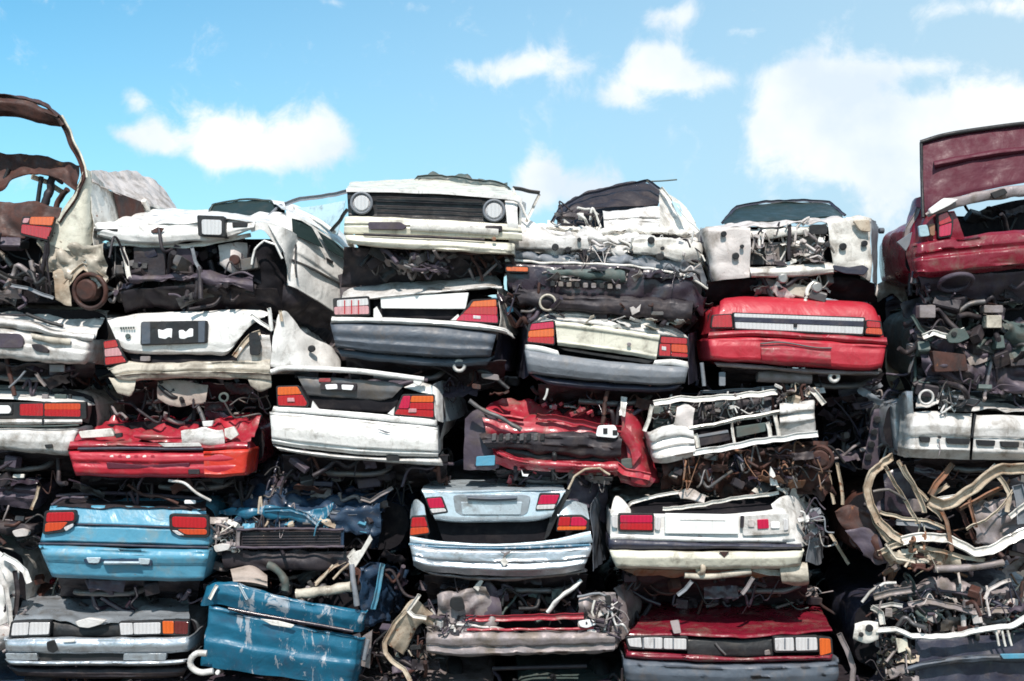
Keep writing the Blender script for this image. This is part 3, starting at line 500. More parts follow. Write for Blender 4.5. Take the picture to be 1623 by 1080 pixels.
c.band('torn_front_panel', [(800,396),(870,402),(950,404),(1030,408),(1112,420,.05)], [(802,416),(870,417),(950,419),(1030,427),(1120,452,.1)], greyl, FLAT, d=-.05, dent=.05, crease=1.4, sc=5)
c.tube('panel_edge', [(800,413),(870,417),(950,419),(1030,426),(1090,440),(1122,458)], .014, white2, d=-.12, dent=.01)
c.junk('front_debris', 865, 380, 1115, 418, -.08, .12, 46, [white2, silverw, greyl, primer, dark, dark], .7, 'bstth')
c.band('parcel_shelf', [(885,325,1.5),(960,308,1.6),(1040,306,1.6)], [(882,360,1.2),(960,362,1.2),(1046,362,1.2)], dark, FLAT, dent=.03)  # dark sheet added behind the windscreen for the shade of the cabin
c.band('nose_panel', [(1000,380),(1050,378),(1112,384,.1)], [(1004,402),(1050,408),(1118,424,.1)], white2, FLAT, d=-.09, wr=.3, dent=.04, crease=1)
c.band('nose_panel', [(806,372),(850,370),(930,376)], [(806,394),(850,394),(934,398)], silverw, FLAT, d=-.1, dent=.03, crease=.8)
for x, y, r in ((1032,381,.035),(880,392,.035),(900,396,.03),(940,405,.035),(1046,407,.04),(1050,394,.02),(918,380,.02)): c.disc('torn_hole', x, y, r, .03, black, -.13)
c.band('side_wing', [(1108,362,.5),(1120,380,.4)], [(1096,420,.1),(1128,452,.2)], greyp, FLAT, dent=.06, crease=1.3)
c.shell(812, 1112, 368, 425, white2, L=2.9, d=.35, roof=0)
# --- 5 dark plum car under it
c = Car('wrecked_car', 'dark plum car with small amber side light squeezed under the shattered white wreck', -.02, (950, 500))
c.shell(806, 1116, 418, 498, darkp, L=3.2, d=.2, roof=0)
c.band('front_panel', [(802,417),(870,419),(950,421),(1030,430),(1090,444),(1122,470,.1)], [(806,460),(870,466),(950,470),(1030,474),(1090,480),(1116,500,.1)], darkp, FLAT, wl=.4, wr=.6, dent=.03, crease=.9)
c.band('bumper', [(812,452),(870,462),(950,466),(1030,470),(1100,478)], [(825,486),(870,494),(950,500),(1030,504),(1096,512)], dark, BUMP, d=-.03, dent=.035, crease=1)
c.light('indicator', [(801,422),(838,423),(838,432),(802,431)], [([(802,423),(837,424),(837,431),(803,430)], lor)], d=-.07)
c.band('grille_surround', [(866,426),(930,428),(990,433)], [(868,438),(930,440),(992,446)], green, FLAT, d=-.06, dent=.03, crease=1)
for i in range(9): c.quad('grille_slot', 872+i*13, 446+i*.6, 880+i*13, 454+i*.6, greyp if i % 3 else black, -.075)
c.junk('front_debris', 870, 428, 1100, 445, -.08, .0, 40, [primer, greyp, black, darkp], .6, 'ts'); c.junk('front_debris', 810, 455, 880, 505, -.05, .15, 50, [brown, purple, steel, darkp, dark])
c.ring('towing_eye', 868, 480, .075, .012, beige, -.1); c.slab('torn_badge', [(998,488),(1004,486),(1008,490),(1016,482),(1014,494),(1002,500)], primer, -.1, .02); c.quad('plate_scrap', 1032, 494, 1052, 500, steel, -.1)
c.junk('suspension', 850, 480, 1110, 510, .0, .4, 70, DK, 1.1)
# --- 6 primer car without lights
c = Car('wrecked_car', 'pale pinkish car front stripped of lights with a dark curved windscreen', .05, (1250, 460))
c.band('windscreen', [(1146,352,.8),(1170,330,1.1),(1215,323,1.2),(1270,321,1.25),(1312,323,1.2),(1336,342,.9)], [(1150,356,.6),(1180,352,.5),(1220,350,.5),(1270,347,.5),(1310,344,.5),(1336,346,.6)], gdark, HOOD, dent=.01, th=.02)
c.beam('roof_edge', [(1144,354,.8),(1168,328,1.1),(1215,320,1.2),(1270,318,1.25),(1314,320,1.2),(1340,342,.9)], .03, navy)
c.band('roof', [(1175,326,2.6),(1250,324,2.7),(1310,326,2.6)], [(1160,334,1.1),(1250,320,1.2),(1325,330,1.1)], green, HOOD, dent=.01)
c.band('bonnet_edge', [(1118,360,.1),(1160,354,.3),(1240,350,.3),(1320,344,.3),(1340,344,.3),(1380,345,.1)], [(1120,368),(1160,362),(1240,358),(1320,354),(1345,354),(1380,352)], primer, FLAT, dent=.03, crease=1)
c.band('headlight_panel', [(1116,362),(1135,362),(1160,360),(1190,360)], [(1132,446),(1145,444),(1162,442),(1188,440)], primer, FLAT, wl=.8, dent=.025, crease=.8); c.band('headlight_panel', [(1312,350),(1335,346),(1360,344),(1384,346)], [(1320,430),(1335,430),(1360,436),(1384,446)], white2, FLAT, wr=.8, dent=.03, crease=.9)
for x, y, r in ((1147,371,.028),(1166,406,.034),(1176,391,.02),(1336,391,.035),(1311,388,.028),(1370,386,.03)): c.disc('lamp_hole', x, y, r, .03, black, -.035)
c.band('crossbar', [(1188,424),(1230,422),(1280,418),(1322,416)], [(1190,440),(1230,440),(1280,438),(1322,434)], white2, BUMP, dent=.012); c.band('upper_bar', [(1184,362),(1220,362),(1250,361),(1312,354)], [(1184,378),(1220,380),(1250,374),(1312,364)], white2, FLAT, dent=.02, crease=.8, d=.03)
c.beam('bonnet_latch', [(1251,358),(1250,385),(1251,412)], .035, dark, d=-.03); c.quad('radiator', 1188, 384, 1212, 420, black, .1, .06); c.quad('radiator', 1255, 366, 1306, 414, alu, .12, .05); c.quad('fan_cowl', 1214, 384, 1246, 420, greyp, .1, .05)
c.junk('engine', 1195, 368, 1312, 418, .0, .1, 60, [white2, primer, alu, dark, greyp], .7); c.quad('intake', 1283, 356, 1312, 372, black, .0, .05, rnd=6)
c.slab('lamp_bracket', [(1352,350),(1378,348),(1380,368),(1364,366)], bone, -.06, .03, rnd=3); c.slab('lamp_bracket', [(1320,420),(1345,424),(1368,420),(1378,426),(1370,436),(1340,434),(1322,428)], navy, -.05, .03, rnd=3)
c.band('front_wing', [(1381,346,.05),(1388,352,.4),(1392,362,1.2)], [(1384,448,.05),(1390,452,.4),(1386,460,1.2)], greyl, HOOD, dent=.015); c.disc('side_repeater', 1397, 366, .03, .05, greyb, .3, (1, 0, 0))  # grey wing colour stands for the shaded edge of a pale car
c.shell(1122, 1384, 352, 462, white2, L=3.1, d=.32, roof=0)
c.band('front_wing', [(1112,362,.3),(1118,362,.1)], [(1116,420,.2),(1130,446,.05)], purple, FLAT, dent=.04, crease=1); c.junk('suspension', 1195, 440, 1318, 470, .0, .3, 50, [white2, greyp, dark, dark, steel, beige], 1.); c.band('wheel_arch', [(1120,446,.1),(1160,442,.1),(1200,444,.1)], [(1118,482,.3),(1160,478,.3),(1200,476,.3)], blk2, FLAT, dent=.04, crease=1); c.band('wheel_arch', [(1310,438,.1),(1350,440,.1),(1386,450,.1)], [(1300,476,.3),(1350,482,.3),(1388,480,.3)], blk2, FLAT, dent=.04, crease=1)
c.disc('exhaust_flange', 1294, 456, .05, .08, alu, -.02); c.disc('exhaust_flange', 1240, 442, .045, .08, alu, -.02)
# --- 7 maroon car, boot open
c = Car('wrecked_car', 'maroon car at top right with its boot lid standing open', -.35, (1560, 470))
c.band('boot_lid', [(1459,226,.1),(1500,214,.05),(1570,204,.05),(1640,196,.05),(1760,190,.1)], [(1462,345,-.05),(1490,322,-.1),(1560,302,-.1),(1640,288,-.1),(1760,276,-.05)], maroond, FLAT, dent=.012, th=.05, crease=.3)
c.tube('boot_seal', [(1459,226,.1),(1500,214,.05),(1570,203,.05),(1640,195,.05),(1760,188,.1)], .022, black, d=-.02); c.tube('boot_seal', [(1460,226,.1),(1461,280,.05),(1463,345,-.05)], .016, black, d=-.02)
c.band('lid_stiffener', [(1480,255,.0),(1560,240,.0),(1640,230,.0),(1750,225,.0)], [(1482,268,.0),(1560,252,.0),(1640,242,.0),(1750,236,.0)], maroond, BUMP, d=-.03, dent=.01)
c.band('parcel_ledge', [(1466,336),(1500,318),(1560,302),(1640,292),(1760,282)], [(1472,346),(1505,334),(1560,320),(1640,306),(1760,296)], greyp, FLAT, d=-.14, dent=.02, crease=.8); c.slab('torn_trim', [(1472,332),(1496,314),(1520,316),(1505,326),(1476,340)], white, -.2, .03, rnd=3); c.slab('latch_hole', [(1570,306),(1592,298),(1598,306),(1576,316)], black, -.19, .02, rnd=3)
c.band('rear_quarter', [(1459,312,.2),(1466,326,.0),(1480,340,-.05),(1512,334,-.05)], [(1442,392,.1),(1455,402,.0),(1480,392,-.05),(1530,380,-.05)], maroon, FLAT, wl=.25, dent=.02, crease=.6)
c.light('tail_light', [(1486,340),(1502,334),(1511,350),(1508,374),(1488,378)], [([(1488,342),(1502,336),(1509,351),(1489,358)], lred), ([(1489,359),(1509,353),(1507,373),(1489,376)], lcr)], d=-.11); c.slab('lamp_shell', [(1456,358),(1470,356),(1474,374),(1458,376)], gpale, -.11, .03, rnd=3); c.slab('lamp_shell', [(1472,356),(1482,354),(1482,374),(1475,374)], rusty, -.11, .03, rnd=3)
c.band('bumper', [(1452,384),(1480,380),(1530,374),(1600,366),(1760,352)], [(1458,440),(1480,440),(1560,432),(1640,426),(1760,420)], maroon, [(0,.03),(.08,-.01),(.3,-.04),(.42,-.02),(.5,-.06),(.85,-.05),(1,.05)], d=-.08, wl=.25, dent=.022, crease=.5)
c.band('rear_panel', [(1514,350,.3),(1600,320,.3),(1760,300,.3)], [(1520,380,.3),(1600,370,.3),(1760,360,.3)], blk2, FLAT); c.junk('boot_clutter', 1530, 330, 1640, 360, .1, .3, 10, [black, dark], 1)  # black sheet stands for the dark of the open boot
c.shell(1456, 1765, 335, 440, maroon, L=3.2, d=.4, roof=0, bend=1.3)
c.beam('wing_flange', [(1456,330,.2),(1440,362,.2),(1437,390,.2),(1446,420,.2),(1450,450,.1)], .04, greyp); c.slab('torn_flap', [(1422,384),(1446,368),(1442,388),(1436,398)], greyl, .1, .03)
c.band('rear_valance', [(1455,440),(1540,434),(1640,428),(1760,420)], [(1462,470,.2),(1540,480,.2),(1640,476,.2),(1760,470,.2)], purple, FLAT, dent=.05, crease=1); c.ring('spare_wheel_well', 1515, 448, .15, .02, purple, -.05, (0, .5, 1)); c.junk('suspension', 1455, 440, 1640, 480, .1, .5, 60, DK)
# --- 13 green-grey crushed car
c = Car('wrecked_car', 'mangled green-grey car squeezed under the maroon car with open boot', -.25, (1560, 620))
c.shell(1462, 1790, 478, 600, green, L=3.2, d=.3, roof=20, bend=1.); c.junk('engine', 1450, 480, 1640, 620, -.08, .3, 230, [green, purple, greyp, dark, dark, steel], 1.15)
c.band('crushed_panel', [(1448,520),(1500,520),(1560,545),(1640,540),(1770,545)], [(1470,600),(1520,610),(1580,625),(1640,620),(1770,620)], purple, FLAT, dent=.09, crease=1.6, sc=4); c.band('crushed_panel', [(1585,505),(1620,510),(1700,500),(1770,500)], [(1590,560),(1625,575),(1700,570),(1770,570)], green, FLAT, d=-.06, dent=.08, crease=1.6, sc=4)
c.quad('fuse_box', 1458, 484, 1483, 504, greyp, -.14, .1); c.quad('filter_box', 1560, 484, 1590, 496, greyp, -.12, .1); c.quad('relay_box', 1564, 500, 1588, 520, beige, -.12, .1); c.slab('battery_tray', [(1478,556),(1530,562),(1535,588),(1482,590)], brown, -.12, .08, rnd=3)
c.beam('coolant_pipe', [(1462,534),(1480,528),(1504,534),(1530,524)], .05, white2, d=-.14); h = c.slab('bracket', [(1500,534),(1512,520),(1530,522),(1538,536),(1520,544),(1504,544)], green, -.17, .03, rnd=4); c.disc('hole', 1512, 530, .025, .02, black, -.175, par=h); c.beam('strut', [(1446,500),(1458,520),(1476,540)], .03, green, d=-.1)
# ================================================================== SECOND ROW
# --- 8 crushed white front corner at left edge
c = Car('wrecked_car', 'white car with crushed bonnet and stained bumper under the burnt-out hatchback', -.1, (30, 570))
c.shell(-130, 148, 485, 575, white2, L=3.2, d=.35, roof=0)
c.band('bonnet', [(-120,468,.9),(0,470,.9),(60,478,.8),(120,484,.7),(172,492,.5)], [(-120,506),(0,510),(60,520),(110,530),(150,536)], white, [(0,0),(.3,-.01),(.36,.03),(.42,-.02),(1,-.02)], dent=.035, crease=1)
c.band('bonnet_lip', [(-120,500),(0,504),(46,510),(100,524),(150,530)], [(-120,515),(0,520),(46,524),(100,538),(146,542)], silverw, BUMP, d=-.05, dent=.02, crease=.6)
c.tube('panel_gap', [(42,498,-.02),(60,505,-.03),(80,512,-.03),(100,517,-.02)], .018, black, d=-.05); c.tube('panel_gap', [(-100,496,.0),(0,499,.0),(42,500,.0)], .01, dark, d=-.02)
c.band('bumper', [(-120,512),(0,517),(50,526),(100,532),(142,537)], [(-120,566),(0,568),(60,574),(100,577),(134,578)], silverw, [(0,.05),(.1,-.02),(.3,-.05),(.45,-.04),(.5,-.07),(.9,-.05),(1,.06)], d=-.06, wr=.5, dent=.02, crease=.5)
c.slab('grille_opening', [(-60,527),(30,529),(37,538),(36,552),(-60,551)], purple, -.135, .03, rnd=5); c.slab('fog_lamp_hole', [(48,546),(62,545),(78,555),(76,560),(56,557)], dark, -.14, .03, rnd=4); c.band('rust_strip', [(48,528),(80,534),(112,538)], [(50,538),(80,544),(110,548)], beige, FLAT, d=-.125, dent=.01)
under(c, -110, 160, 574, 622, .1, 50)
c.beam('rod', [(15,614),(28,602),(40,588)], .02, greyl, d=.0); c.beam('rod', [(58,592),(66,604),(72,612)], .03, greyp); c.quad('plate_scrap', 78, 578, 102, 590, greyp, .02, rnd=1)
# --- 9 white hatch with black number plate
c = Car('wrecked_car', 'white hatchback with black number plate on its tailgate and bent beige bumper', .0, (320, 630))
c.band('tailgate', [(170,506),(210,498,.02),(260,495,.02),(330,493,.02),(400,490,.04),(432,498,.1)], [(188,548),(205,560),(260,562),(330,562),(362,560),(392,512,.05)], white, [(0,.1),(.06,.01),(.3,-.02),(.75,-.02),(.93,.0),(1,.06)], dent=.012, crease=.2)
h = c.slab('number_plate', [(223,510),(329,508),(328,544),(222,548)], black, -.05, .03, rnd=4, ch=.008)
c.slab('plate_mark', [(250,522),(258,524),(264,521),(273,521),(272,537),(268,534),(262,538),(251,536)], pwhite, -.056, .01, par=h, rnd=2); c.slab('plate_mark', [(283,524),(290,523),(294,527),(300,521),(306,521),(306,534),(298,535),(292,538),(284,537)], pwhite, -.056, .01, par=h, rnd=2)
c.slab('plate_frame', [(224,511),(238,511),(238,545),(224,546)], greyb, -.054, .01, par=h); c.slab('plate_frame', [(314,510),(325,509),(324,543),(314,543)], greyb, -.054, .01, par=h)
for i in range(6): c.quad('emblem', 190+i*4, 518.5-i*.1, 192.6+i*4, 522-i*.1, green, -.035, .012, rnd=.5)
c.slab('emblem', circ(202, 533, 4, 12), green, -.035, .02)
c.light('tail_light', [(163,541),(184,538),(190,556),(201,574),(166,580)], [([(164,542),(183,539),(187,550),(165,553)], lred), ([(165,554),(187,551),(194,564),(166,566)], lpk), ([(166,567),(194,565),(200,574),(167,579)], lred)], d=-.07)
c.band('bumper', [(166,583),(200,574),(232,576),(300,574),(380,570),(428,572)], [(184,604),(205,606),(236,602),(300,600),(380,602),(430,606)], beige, [(0,.06),(.1,-.02),(.5,-.05),(.56,-.02),(.62,-.05),(.93,-.02),(1,.04)], d=-.05, wl=.4, dent=.018, crease=.5)
c.band('bumper_flap', [(172,598),(195,602),(216,604)], [(186,624),(205,628),(212,620)], beige, FLAT, d=-.04, dent=.03, crease=.8); c.band('bumper_flap', [(392,596),(410,596),(430,600)], [(398,612),(414,622),(430,614)], beige, FLAT, d=-.04, dent=.03, crease=.8)
c.band('rear_valance', [(250,602),(290,604),(330,608)], [(250,632),(290,644),(325,640)], fabric, FLAT, dent=.04, crease=1, d=.05); c.disc('towing_ring', 355, 630, .05, .03, green, -.03, hole=.03)
c.band('boot_sill', [(200,556,.1),(300,562,.1),(372,556,.1)], [(214,580,.05),(300,578,.05),(400,572,.05)], blk2, FLAT, dent=.02); c.quad('latch', 222, 565, 238, 573, greyp, .02)
c.band('wheel_arch', [(370,540,.1),(388,514,.1),(410,506,.1),(432,520,.2)], [(384,566,.1),(400,570,.1),(416,572,.1),(432,574,.2)], blk2, FLAT, dent=.03)
c.beam('pillar', [(372,566),(386,545),(398,532),(412,528)], .05, bone, d=-.03); c.band('inner_panel', [(384,540),(400,530),(428,532)], [(376,572),(400,574),(432,580)], silverw, FLAT, dent=.03, crease=1, d=0); c.slab('hole', [(394,528),(408,526),(414,545),(411,564),(396,563)], black, -.06, .02, rnd=4)
c.beam('pillar', [(398,500),(415,512),(432,524)], .035, white, d=-.02); c.beam('pillar', [(425,488),(429,505),(430,524)], .04, white, d=-.05); c.beam('pillar', [(444,492),(446,510)], .03, bone, d=-.04)
c.band('rear_wing', [(434,524,-.02),(446,494,.0),(462,500,.1),(484,530,.22),(522,546,.42),(538,572,.6)], [(428,582,-.06),(444,584,-.04),(466,584,.0),(490,584,.1),(518,586,.25),(538,588,.4)], white, FLAT, dent=.03, crease=.5); c.disc('fuel_cap_hole', 494, 553, .035, .05, black, .14)
c.shell(174, 436, 500, 596, white2, L=3.2, d=.3, roof=0)
c.junk('suspension', 215, 606, 420, 655, .0, .5, 70, [dark, dark, black, steel, greyp, purple]); c.band('floor_pan', [(190,606,.1),(300,606,.1),(425,610,.1)], [(200,660,.6),(300,668,.6),(425,660,.6)], dark, FLAT, dent=.04, crease=1, d=.1)
# --- 10 white saloon, grey-blue bumper
c = Car('wrecked_car', 'white saloon with dark grey-blue bumper under the car with round headlights', -.05, (680, 570))
c.band('boot_lid', [(545,464,.15),(570,455,.3),(640,446,.4),(720,440,.4),(775,434,.4),(794,446,.3)], [(540,476,.0),(575,476,-.02),(640,470,-.03),(720,462,-.03),(770,458,-.02),(796,458,.0)], silverw, [(0,0),(.6,-.02),(.9,-.03),(1,.05)], dent=.02, crease=.5)
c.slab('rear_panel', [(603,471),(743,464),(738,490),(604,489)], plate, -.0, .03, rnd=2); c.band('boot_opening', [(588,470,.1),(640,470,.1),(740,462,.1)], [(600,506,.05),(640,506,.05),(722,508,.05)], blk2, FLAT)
c.light('tail_light', [(528,474),(584,470),(586,499),(530,500)], [([(534,476),(583,473),(584,484),(534,487)], lwh), ([(529,487),(584,485),(585,498),(530,499)], lpk)], d=-.05); 
for x in (545,556,567): c.slab('lens_rib', [(x,476),(x+2,476),(x+2,498),(x,498)], lred, -.065, .01)
c.light('tail_light', [(748,476),(786,474),(790,513),(722,509),(738,490)], [([(750,478),(786,475),(787,486),(744,487)], lor), ([(744,487),(788,486),(788,500),(733,498)], lred), ([(733,498),(788,500),(789,512),(722,508)], lcr)], d=-.06)
c.slab('reverse_lens', [(750,500),(762,501),(762,506),(750,505)], lwh, -.075, .01, rnd=1)
c.band('bumper_top', [(526,503,-.02),(600,503,-.02),(700,508,-.02),(790,517,-.02),(812,528,.15)], [(524,513),(600,513),(700,518),(790,528),(816,538,.15)], white, BUMP, d=-.06, dent=.006)
c.slab('corner_trim', [(592,490),(597,486),(606,503),(592,503)], white, -.05, .03); c.slab('corner_trim', [(714,508),(726,498),(732,508)], white, -.05, .03)
c.band('bumper', [(524,513),(600,513),(700,518),(785,529)], [(532,552),(600,560),(700,567),(776,566)], greyb, [(0,.0),(.08,-.05),(.3,-.08),(.6,-.06),(.66,-.08),(.92,-.05),(1,.05)], d=-.06, wl=.5, wr=.7, dent=.009)
c.band('bumper_lip', [(534,552),(600,560),(700,568),(782,565)], [(542,566),(600,574),(700,582),(770,580)], greyb, BUMP, dent=.01, wr=.5)
c.band('rear_wing', [(790,452,.02),(804,462,.3),(816,474,.8),(824,488,1.5)], [(792,525,.0),(810,532,.3),(824,528,.8),(826,522,1.5)], white2, HOOD, dent=.02, crease=.5); c.band('wing_lower', [(788,528,.1),(812,534,.5),(828,528,1.3)], [(780,576,.1),(806,590,.5),(824,582,1.3)], navy, HOOD, dent=.03)
c.slab('badge', [(802,488),(812,484),(814,494),(804,497)], blue, .05, .03, rnd=2)
c.band('crushed_roof', [(535,432,.9),(600,430,.9),(700,432,.9),(800,430,.9)], [(540,470,.5),(600,470,.5),(700,468,.5),(796,466,.5)], dark, FLAT, dent=.05, crease=1.2)  # dark sheet added to shut out sky between this car and the one above
c.shell(534, 800, 462, 562, white2, L=3.2, d=.3, roof=0); under(c, 540, 810, 570, 625, .1, 70)
c.ring('towing_eye', 728, 580, .05, .018, silverw, -.02); c.slab('tank_strap', [(762,592),(790,594),(792,604),(764,600)], greyp, .05, .04, rnd=3); c.slab('tank_strap', [(748,608),(762,610),(762,618),(748,616)], brown, .05, .04, rnd=3)
# --- 11 white hatch, grey bumper, cream tailgate
c = Car('wrecked_car', 'white car with cream tailgate hanging askew over a grey bumper', -.08, (960, 610))
c.band('boot_edge', [(842,512,.05),(868,493,.1),(930,494,.2),(1000,506,.2),(1070,520,.2),(1090,536,.05)], [(846,516,.0),(880,512,-.02),(930,514,-.02),(1000,524,-.02),(1060,534,-.02),(1088,544,.0)], silverw, [(0,0),(.3,-.03),(.5,.03),(.8,-.02),(1,.03)], dent=.02, crease=1); c.junk('torn_edge', 930, 503, 1080, 520, -.05, .1, 24, [silverw, beige, brown, white2], .5, 's')
c.band('tailgate', [(880,508),(930,514),(1000,524),(1046,531)], [(884,548),(930,554),(1000,563),(1040,570)], cream, [(0,.03),(.06,-.01),(.2,-.015),(.24,0),(.8,0),(.86,-.015),(1,.02)], d=-.05, dent=.006, th=.02)
c.slab('tailgate_edge', [(885,551),(905,553),(985,565),(1040,571),(1028,577),(960,567),(895,556)], black, -.03, .03, rnd=2); c.disc('lock', 997, 546, .02, .02, greyp, -.08)
c.light('tail_light', [(838,514),(878,508),(879,547),(835,543)], [([(842,514),(877,510),(878,520),(840,524)], lcr), ([(838,525),(878,521),(878,534),(837,535)], lor), ([(837,535),(878,534),(878,546),(836,542)], lred)], d=-.06)
c.light('tail_light', [(1046,532),(1090,536),(1091,568),(1042,565)], [([(1048,534),(1089,537),(1089,546),(1047,544)], lred), ([(1064,546),(1089,547),(1090,560),(1064,558)], ldr), ([(1046,545),(1063,546),(1063,565),(1044,564)], lred), ([(1064,559),(1090,561),(1090,567),(1064,565)], lred)], d=-.06); c.slab('reverse_lens', [(1049,549),(1056,550),(1056,556),(1049,555)], lwh, -.075, .01)
c.band('bumper_top', [(832,546),(860,549),(884,556)], [(832,556),(860,559),(888,566)], white, FLAT, d=-.07, dent=.004, wl=.3); c.band('bumper_top', [(1038,571),(1065,569),(1092,573)], [(1034,580),(1065,580),(1094,584)], white, FLAT, d=-.07, dent=.004, wr=.5)
c.band('bumper', [(831,555),(880,562),(960,572),(1040,579),(1092,582)], [(838,592),(880,598),(960,606),(1040,611),(1086,608)], greyl, [(0,.0),(.1,-.05),(.3,-.07),(.6,-.07),(.9,-.04),(1,.05)], d=-.06, wl=.6, wr=.7, dent=.008)
c.band('bumper_lip', [(838,592),(880,600),(960,607),(1040,612),(1084,608)], [(852,604),(880,612),(960,620),(1040,622),(1070,620)], navy, BUMP, dent=.008, wl=.4, wr=.5)
c.shell(838, 1092, 500, 606, white2, L=3.2, d=.3, roof=0); c.band('rear_wing', [(1092,530,.05),(1104,524,.5),(1112,520,1.2)], [(1092,610,.05),(1106,602,.5),(1116,590,1.2)], navy, HOOD, dent=.02, d=.05)
c.band('rear_wing', [(818,520,1.),(828,518,.3),(838,520,.05)], [(818,590,1.),(826,600,.3),(836,596,.05)], navy, HOOD, dent=.02, d=.08)
under(c, 845, 1090, 612, 660, .1, 50); c.tube('hose', [(868,616),(866,626),(862,634)], .012, silverw, d=-.05)
# --- 12 red rear
c = Car('wrecked_car', 'bright red car seen from behind with full-width grey light strip', -.15, (1262, 590))
c.band('tailgate', [(1134,486,.1),(1148,474,.12),(1200,470,.15),(1300,475,.15),(1375,481,.12),(1398,500,.1)], [(1126,528),(1150,522,-.02),(1200,522,-.04),(1300,528,-.04),(1375,530,-.02),(1404,536,.02)], red, [(0,.1),(.1,.0),(.3,-.02),(1,0)], wl=.5, wr=.6, dent=.008)
c.light('light_strip', [(1162,496),(1371,504),(1368,532),(1165,522)], [([(1164,497),(1370,505),(1369,510),(1164,503)], lwh), ([(1165,510),(1369,518),(1367,530),(1166,521)], lwh)], d=-.07, rnd=2); c.slab('strip_trim', [(1164,503),(1369,510),(1369,518),(1164,510)], navy, -.082, .01)
c.slab('badge', [(1258,512),(1264,512),(1264,519),(1258,519)], black, -.095, .01, rnd=2)
c.light('tail_light', [(1130,500),(1160,498),(1162,520),(1127,520)], [([(1131,501),(1159,499),(1161,519),(1128,519)], lred)], d=-.06); c.light('tail_light', [(1373,508),(1396,510),(1400,532),(1371,530)], [([(1374,509),(1395,511),(1396,520),(1374,519)], lred), ([(1374,520),(1397,521),(1399,531),(1372,529)], ldr)], d=-.06)
c.band('bumper_step', [(1124,526),(1200,521),(1300,528),(1405,535)], [(1122,538),(1200,535),(1300,541),(1407,548)], lpk if False else crim, BUMP, d=-.05, dent=.006)
c.band('bumper', [(1122,536),(1160,535),(1200,534),(1300,540),(1370,544),(1408,546)], [(1128,572),(1160,575),(1200,576),(1300,584),(1370,588),(1400,584)], red, [(0,.02),(.1,-.05),(.35,-.07),(.8,-.07),(.9,-.05),(1,.05)], d=-.07, wl=.7, wr=.7, dent=.009)
c.band('plate_recess', [(1206,546),(1262,547),(1316,553)], [(1208,577),(1262,580),(1318,584)], crim, BUMP, d=-.12, dent=.012); c.tube('plate_lip', [(1205,545),(1240,543),(1290,551),(1318,552)], .008, steel, d=-.15)
c.band('bumper_lip', [(1132,574),(1200,578),(1300,586),(1396,588)], [(1138,582),(1200,586),(1300,594),(1390,596)], greyp, BUMP, d=-.02, dent=.008)
c.shell(1128, 1402, 476, 578, red, L=3.2, d=.3, roof=0, rm=red); under(c, 1135, 1400, 584, 635, .15, 60, [dark, greyp, greyl, black, purple])
c.ring('towing_eye', 1322, 598, .04, .02, silverw, -.02); c.tube('silencer', [(1200,596,.1),(1240,598,.1),(1285,600,.1)], .06, greyp, n=14); c.tube('hanging_strap', [(1112,575),(1114,592),(1116,612)], .02, greyl); c.quad('bracket', 1140, 590, 1150, 612, greyl, .0)
# ================================================================== THIRD ROW
# --- 14 white rear with red strip, left edge
c = Car('wrecked_car', 'off-white car with long red light bar at the left edge', -.1, (30, 710))
c.shell(-140, 134, 620, 712, white2, L=3.2, d=.3, roof=0)
c.band('boot_lid', [(-130,608,.5),(0,610,.5),(80,614,.5),(130,624,.4)], [(-130,630),(0,632),(80,638),(134,644)], white, [(0,0),(.5,-.01),(.9,-.01),(1,.03)], wr=1.2, dent=.012)
for x0, x1, m in ((66,76,greyp),(86,105,green),(108,113,black)): c.quad('letter_mark', x0, 625, x1, 632, m, -.04, rnd=1, slope=.03)
c.light('tail_light', [(-60,640),(135,638),(136,664),(-60,662)], [([(31,641),(68,640),(68,660),(31,659)], lred), ([(70,640),(127,640),(127,650),(70,650)], ldr), ([(70,650),(127,650),(127,661),(70,660)], lred)], d=-.06)
h = c.slab('number_plate', [(-50,640),(20,640),(20,657),(-50,657)], black, -.07, .02, rnd=2); c.slab('plate_mark', [(-46,643),(14,643),(18,650),(15,656),(-46,656)], pwhite, -.078, .01, par=h, rnd=3)
c.band('chrome_strip', [(-120,661),(30,663),(130,664)], [(-120,673),(30,674),(130,672)], silverw, BUMP, d=-.04, dent=.004); c.slab('strip_joint', [(66,662),(69,662),(69,674),(66,674)], black, -.105, .01); c.tube('bumper_groove', [(-110,675),(60,676),(125,674)], .008, green, d=-.09)
c.band('bumper', [(-130,676),(0,677),(80,678),(126,677)], [(-130,712),(0,714),(60,719),(108,722)], silverw, BUMP, d=-.06, wr=.7, dent=.015, crease=.3); c.slab('bumper_notch', [(70,705),(82,704),(83,710),(72,711)], black, -.125, .03, rnd=2)
c.band('rear_wing', [(134,640,.1),(160,634,.8),(200,640,1.6)], [(128,668,.1),(160,672,.8),(196,668,1.6)], greyp, FLAT, dent=.04, crease=.8)
under(c, -110, 130, 716, 765, .1, 60); c.junk('crushed_roof', -100, 585, 200, 625, .4, 1.4, 60, [navy, dark, greyp, purple])
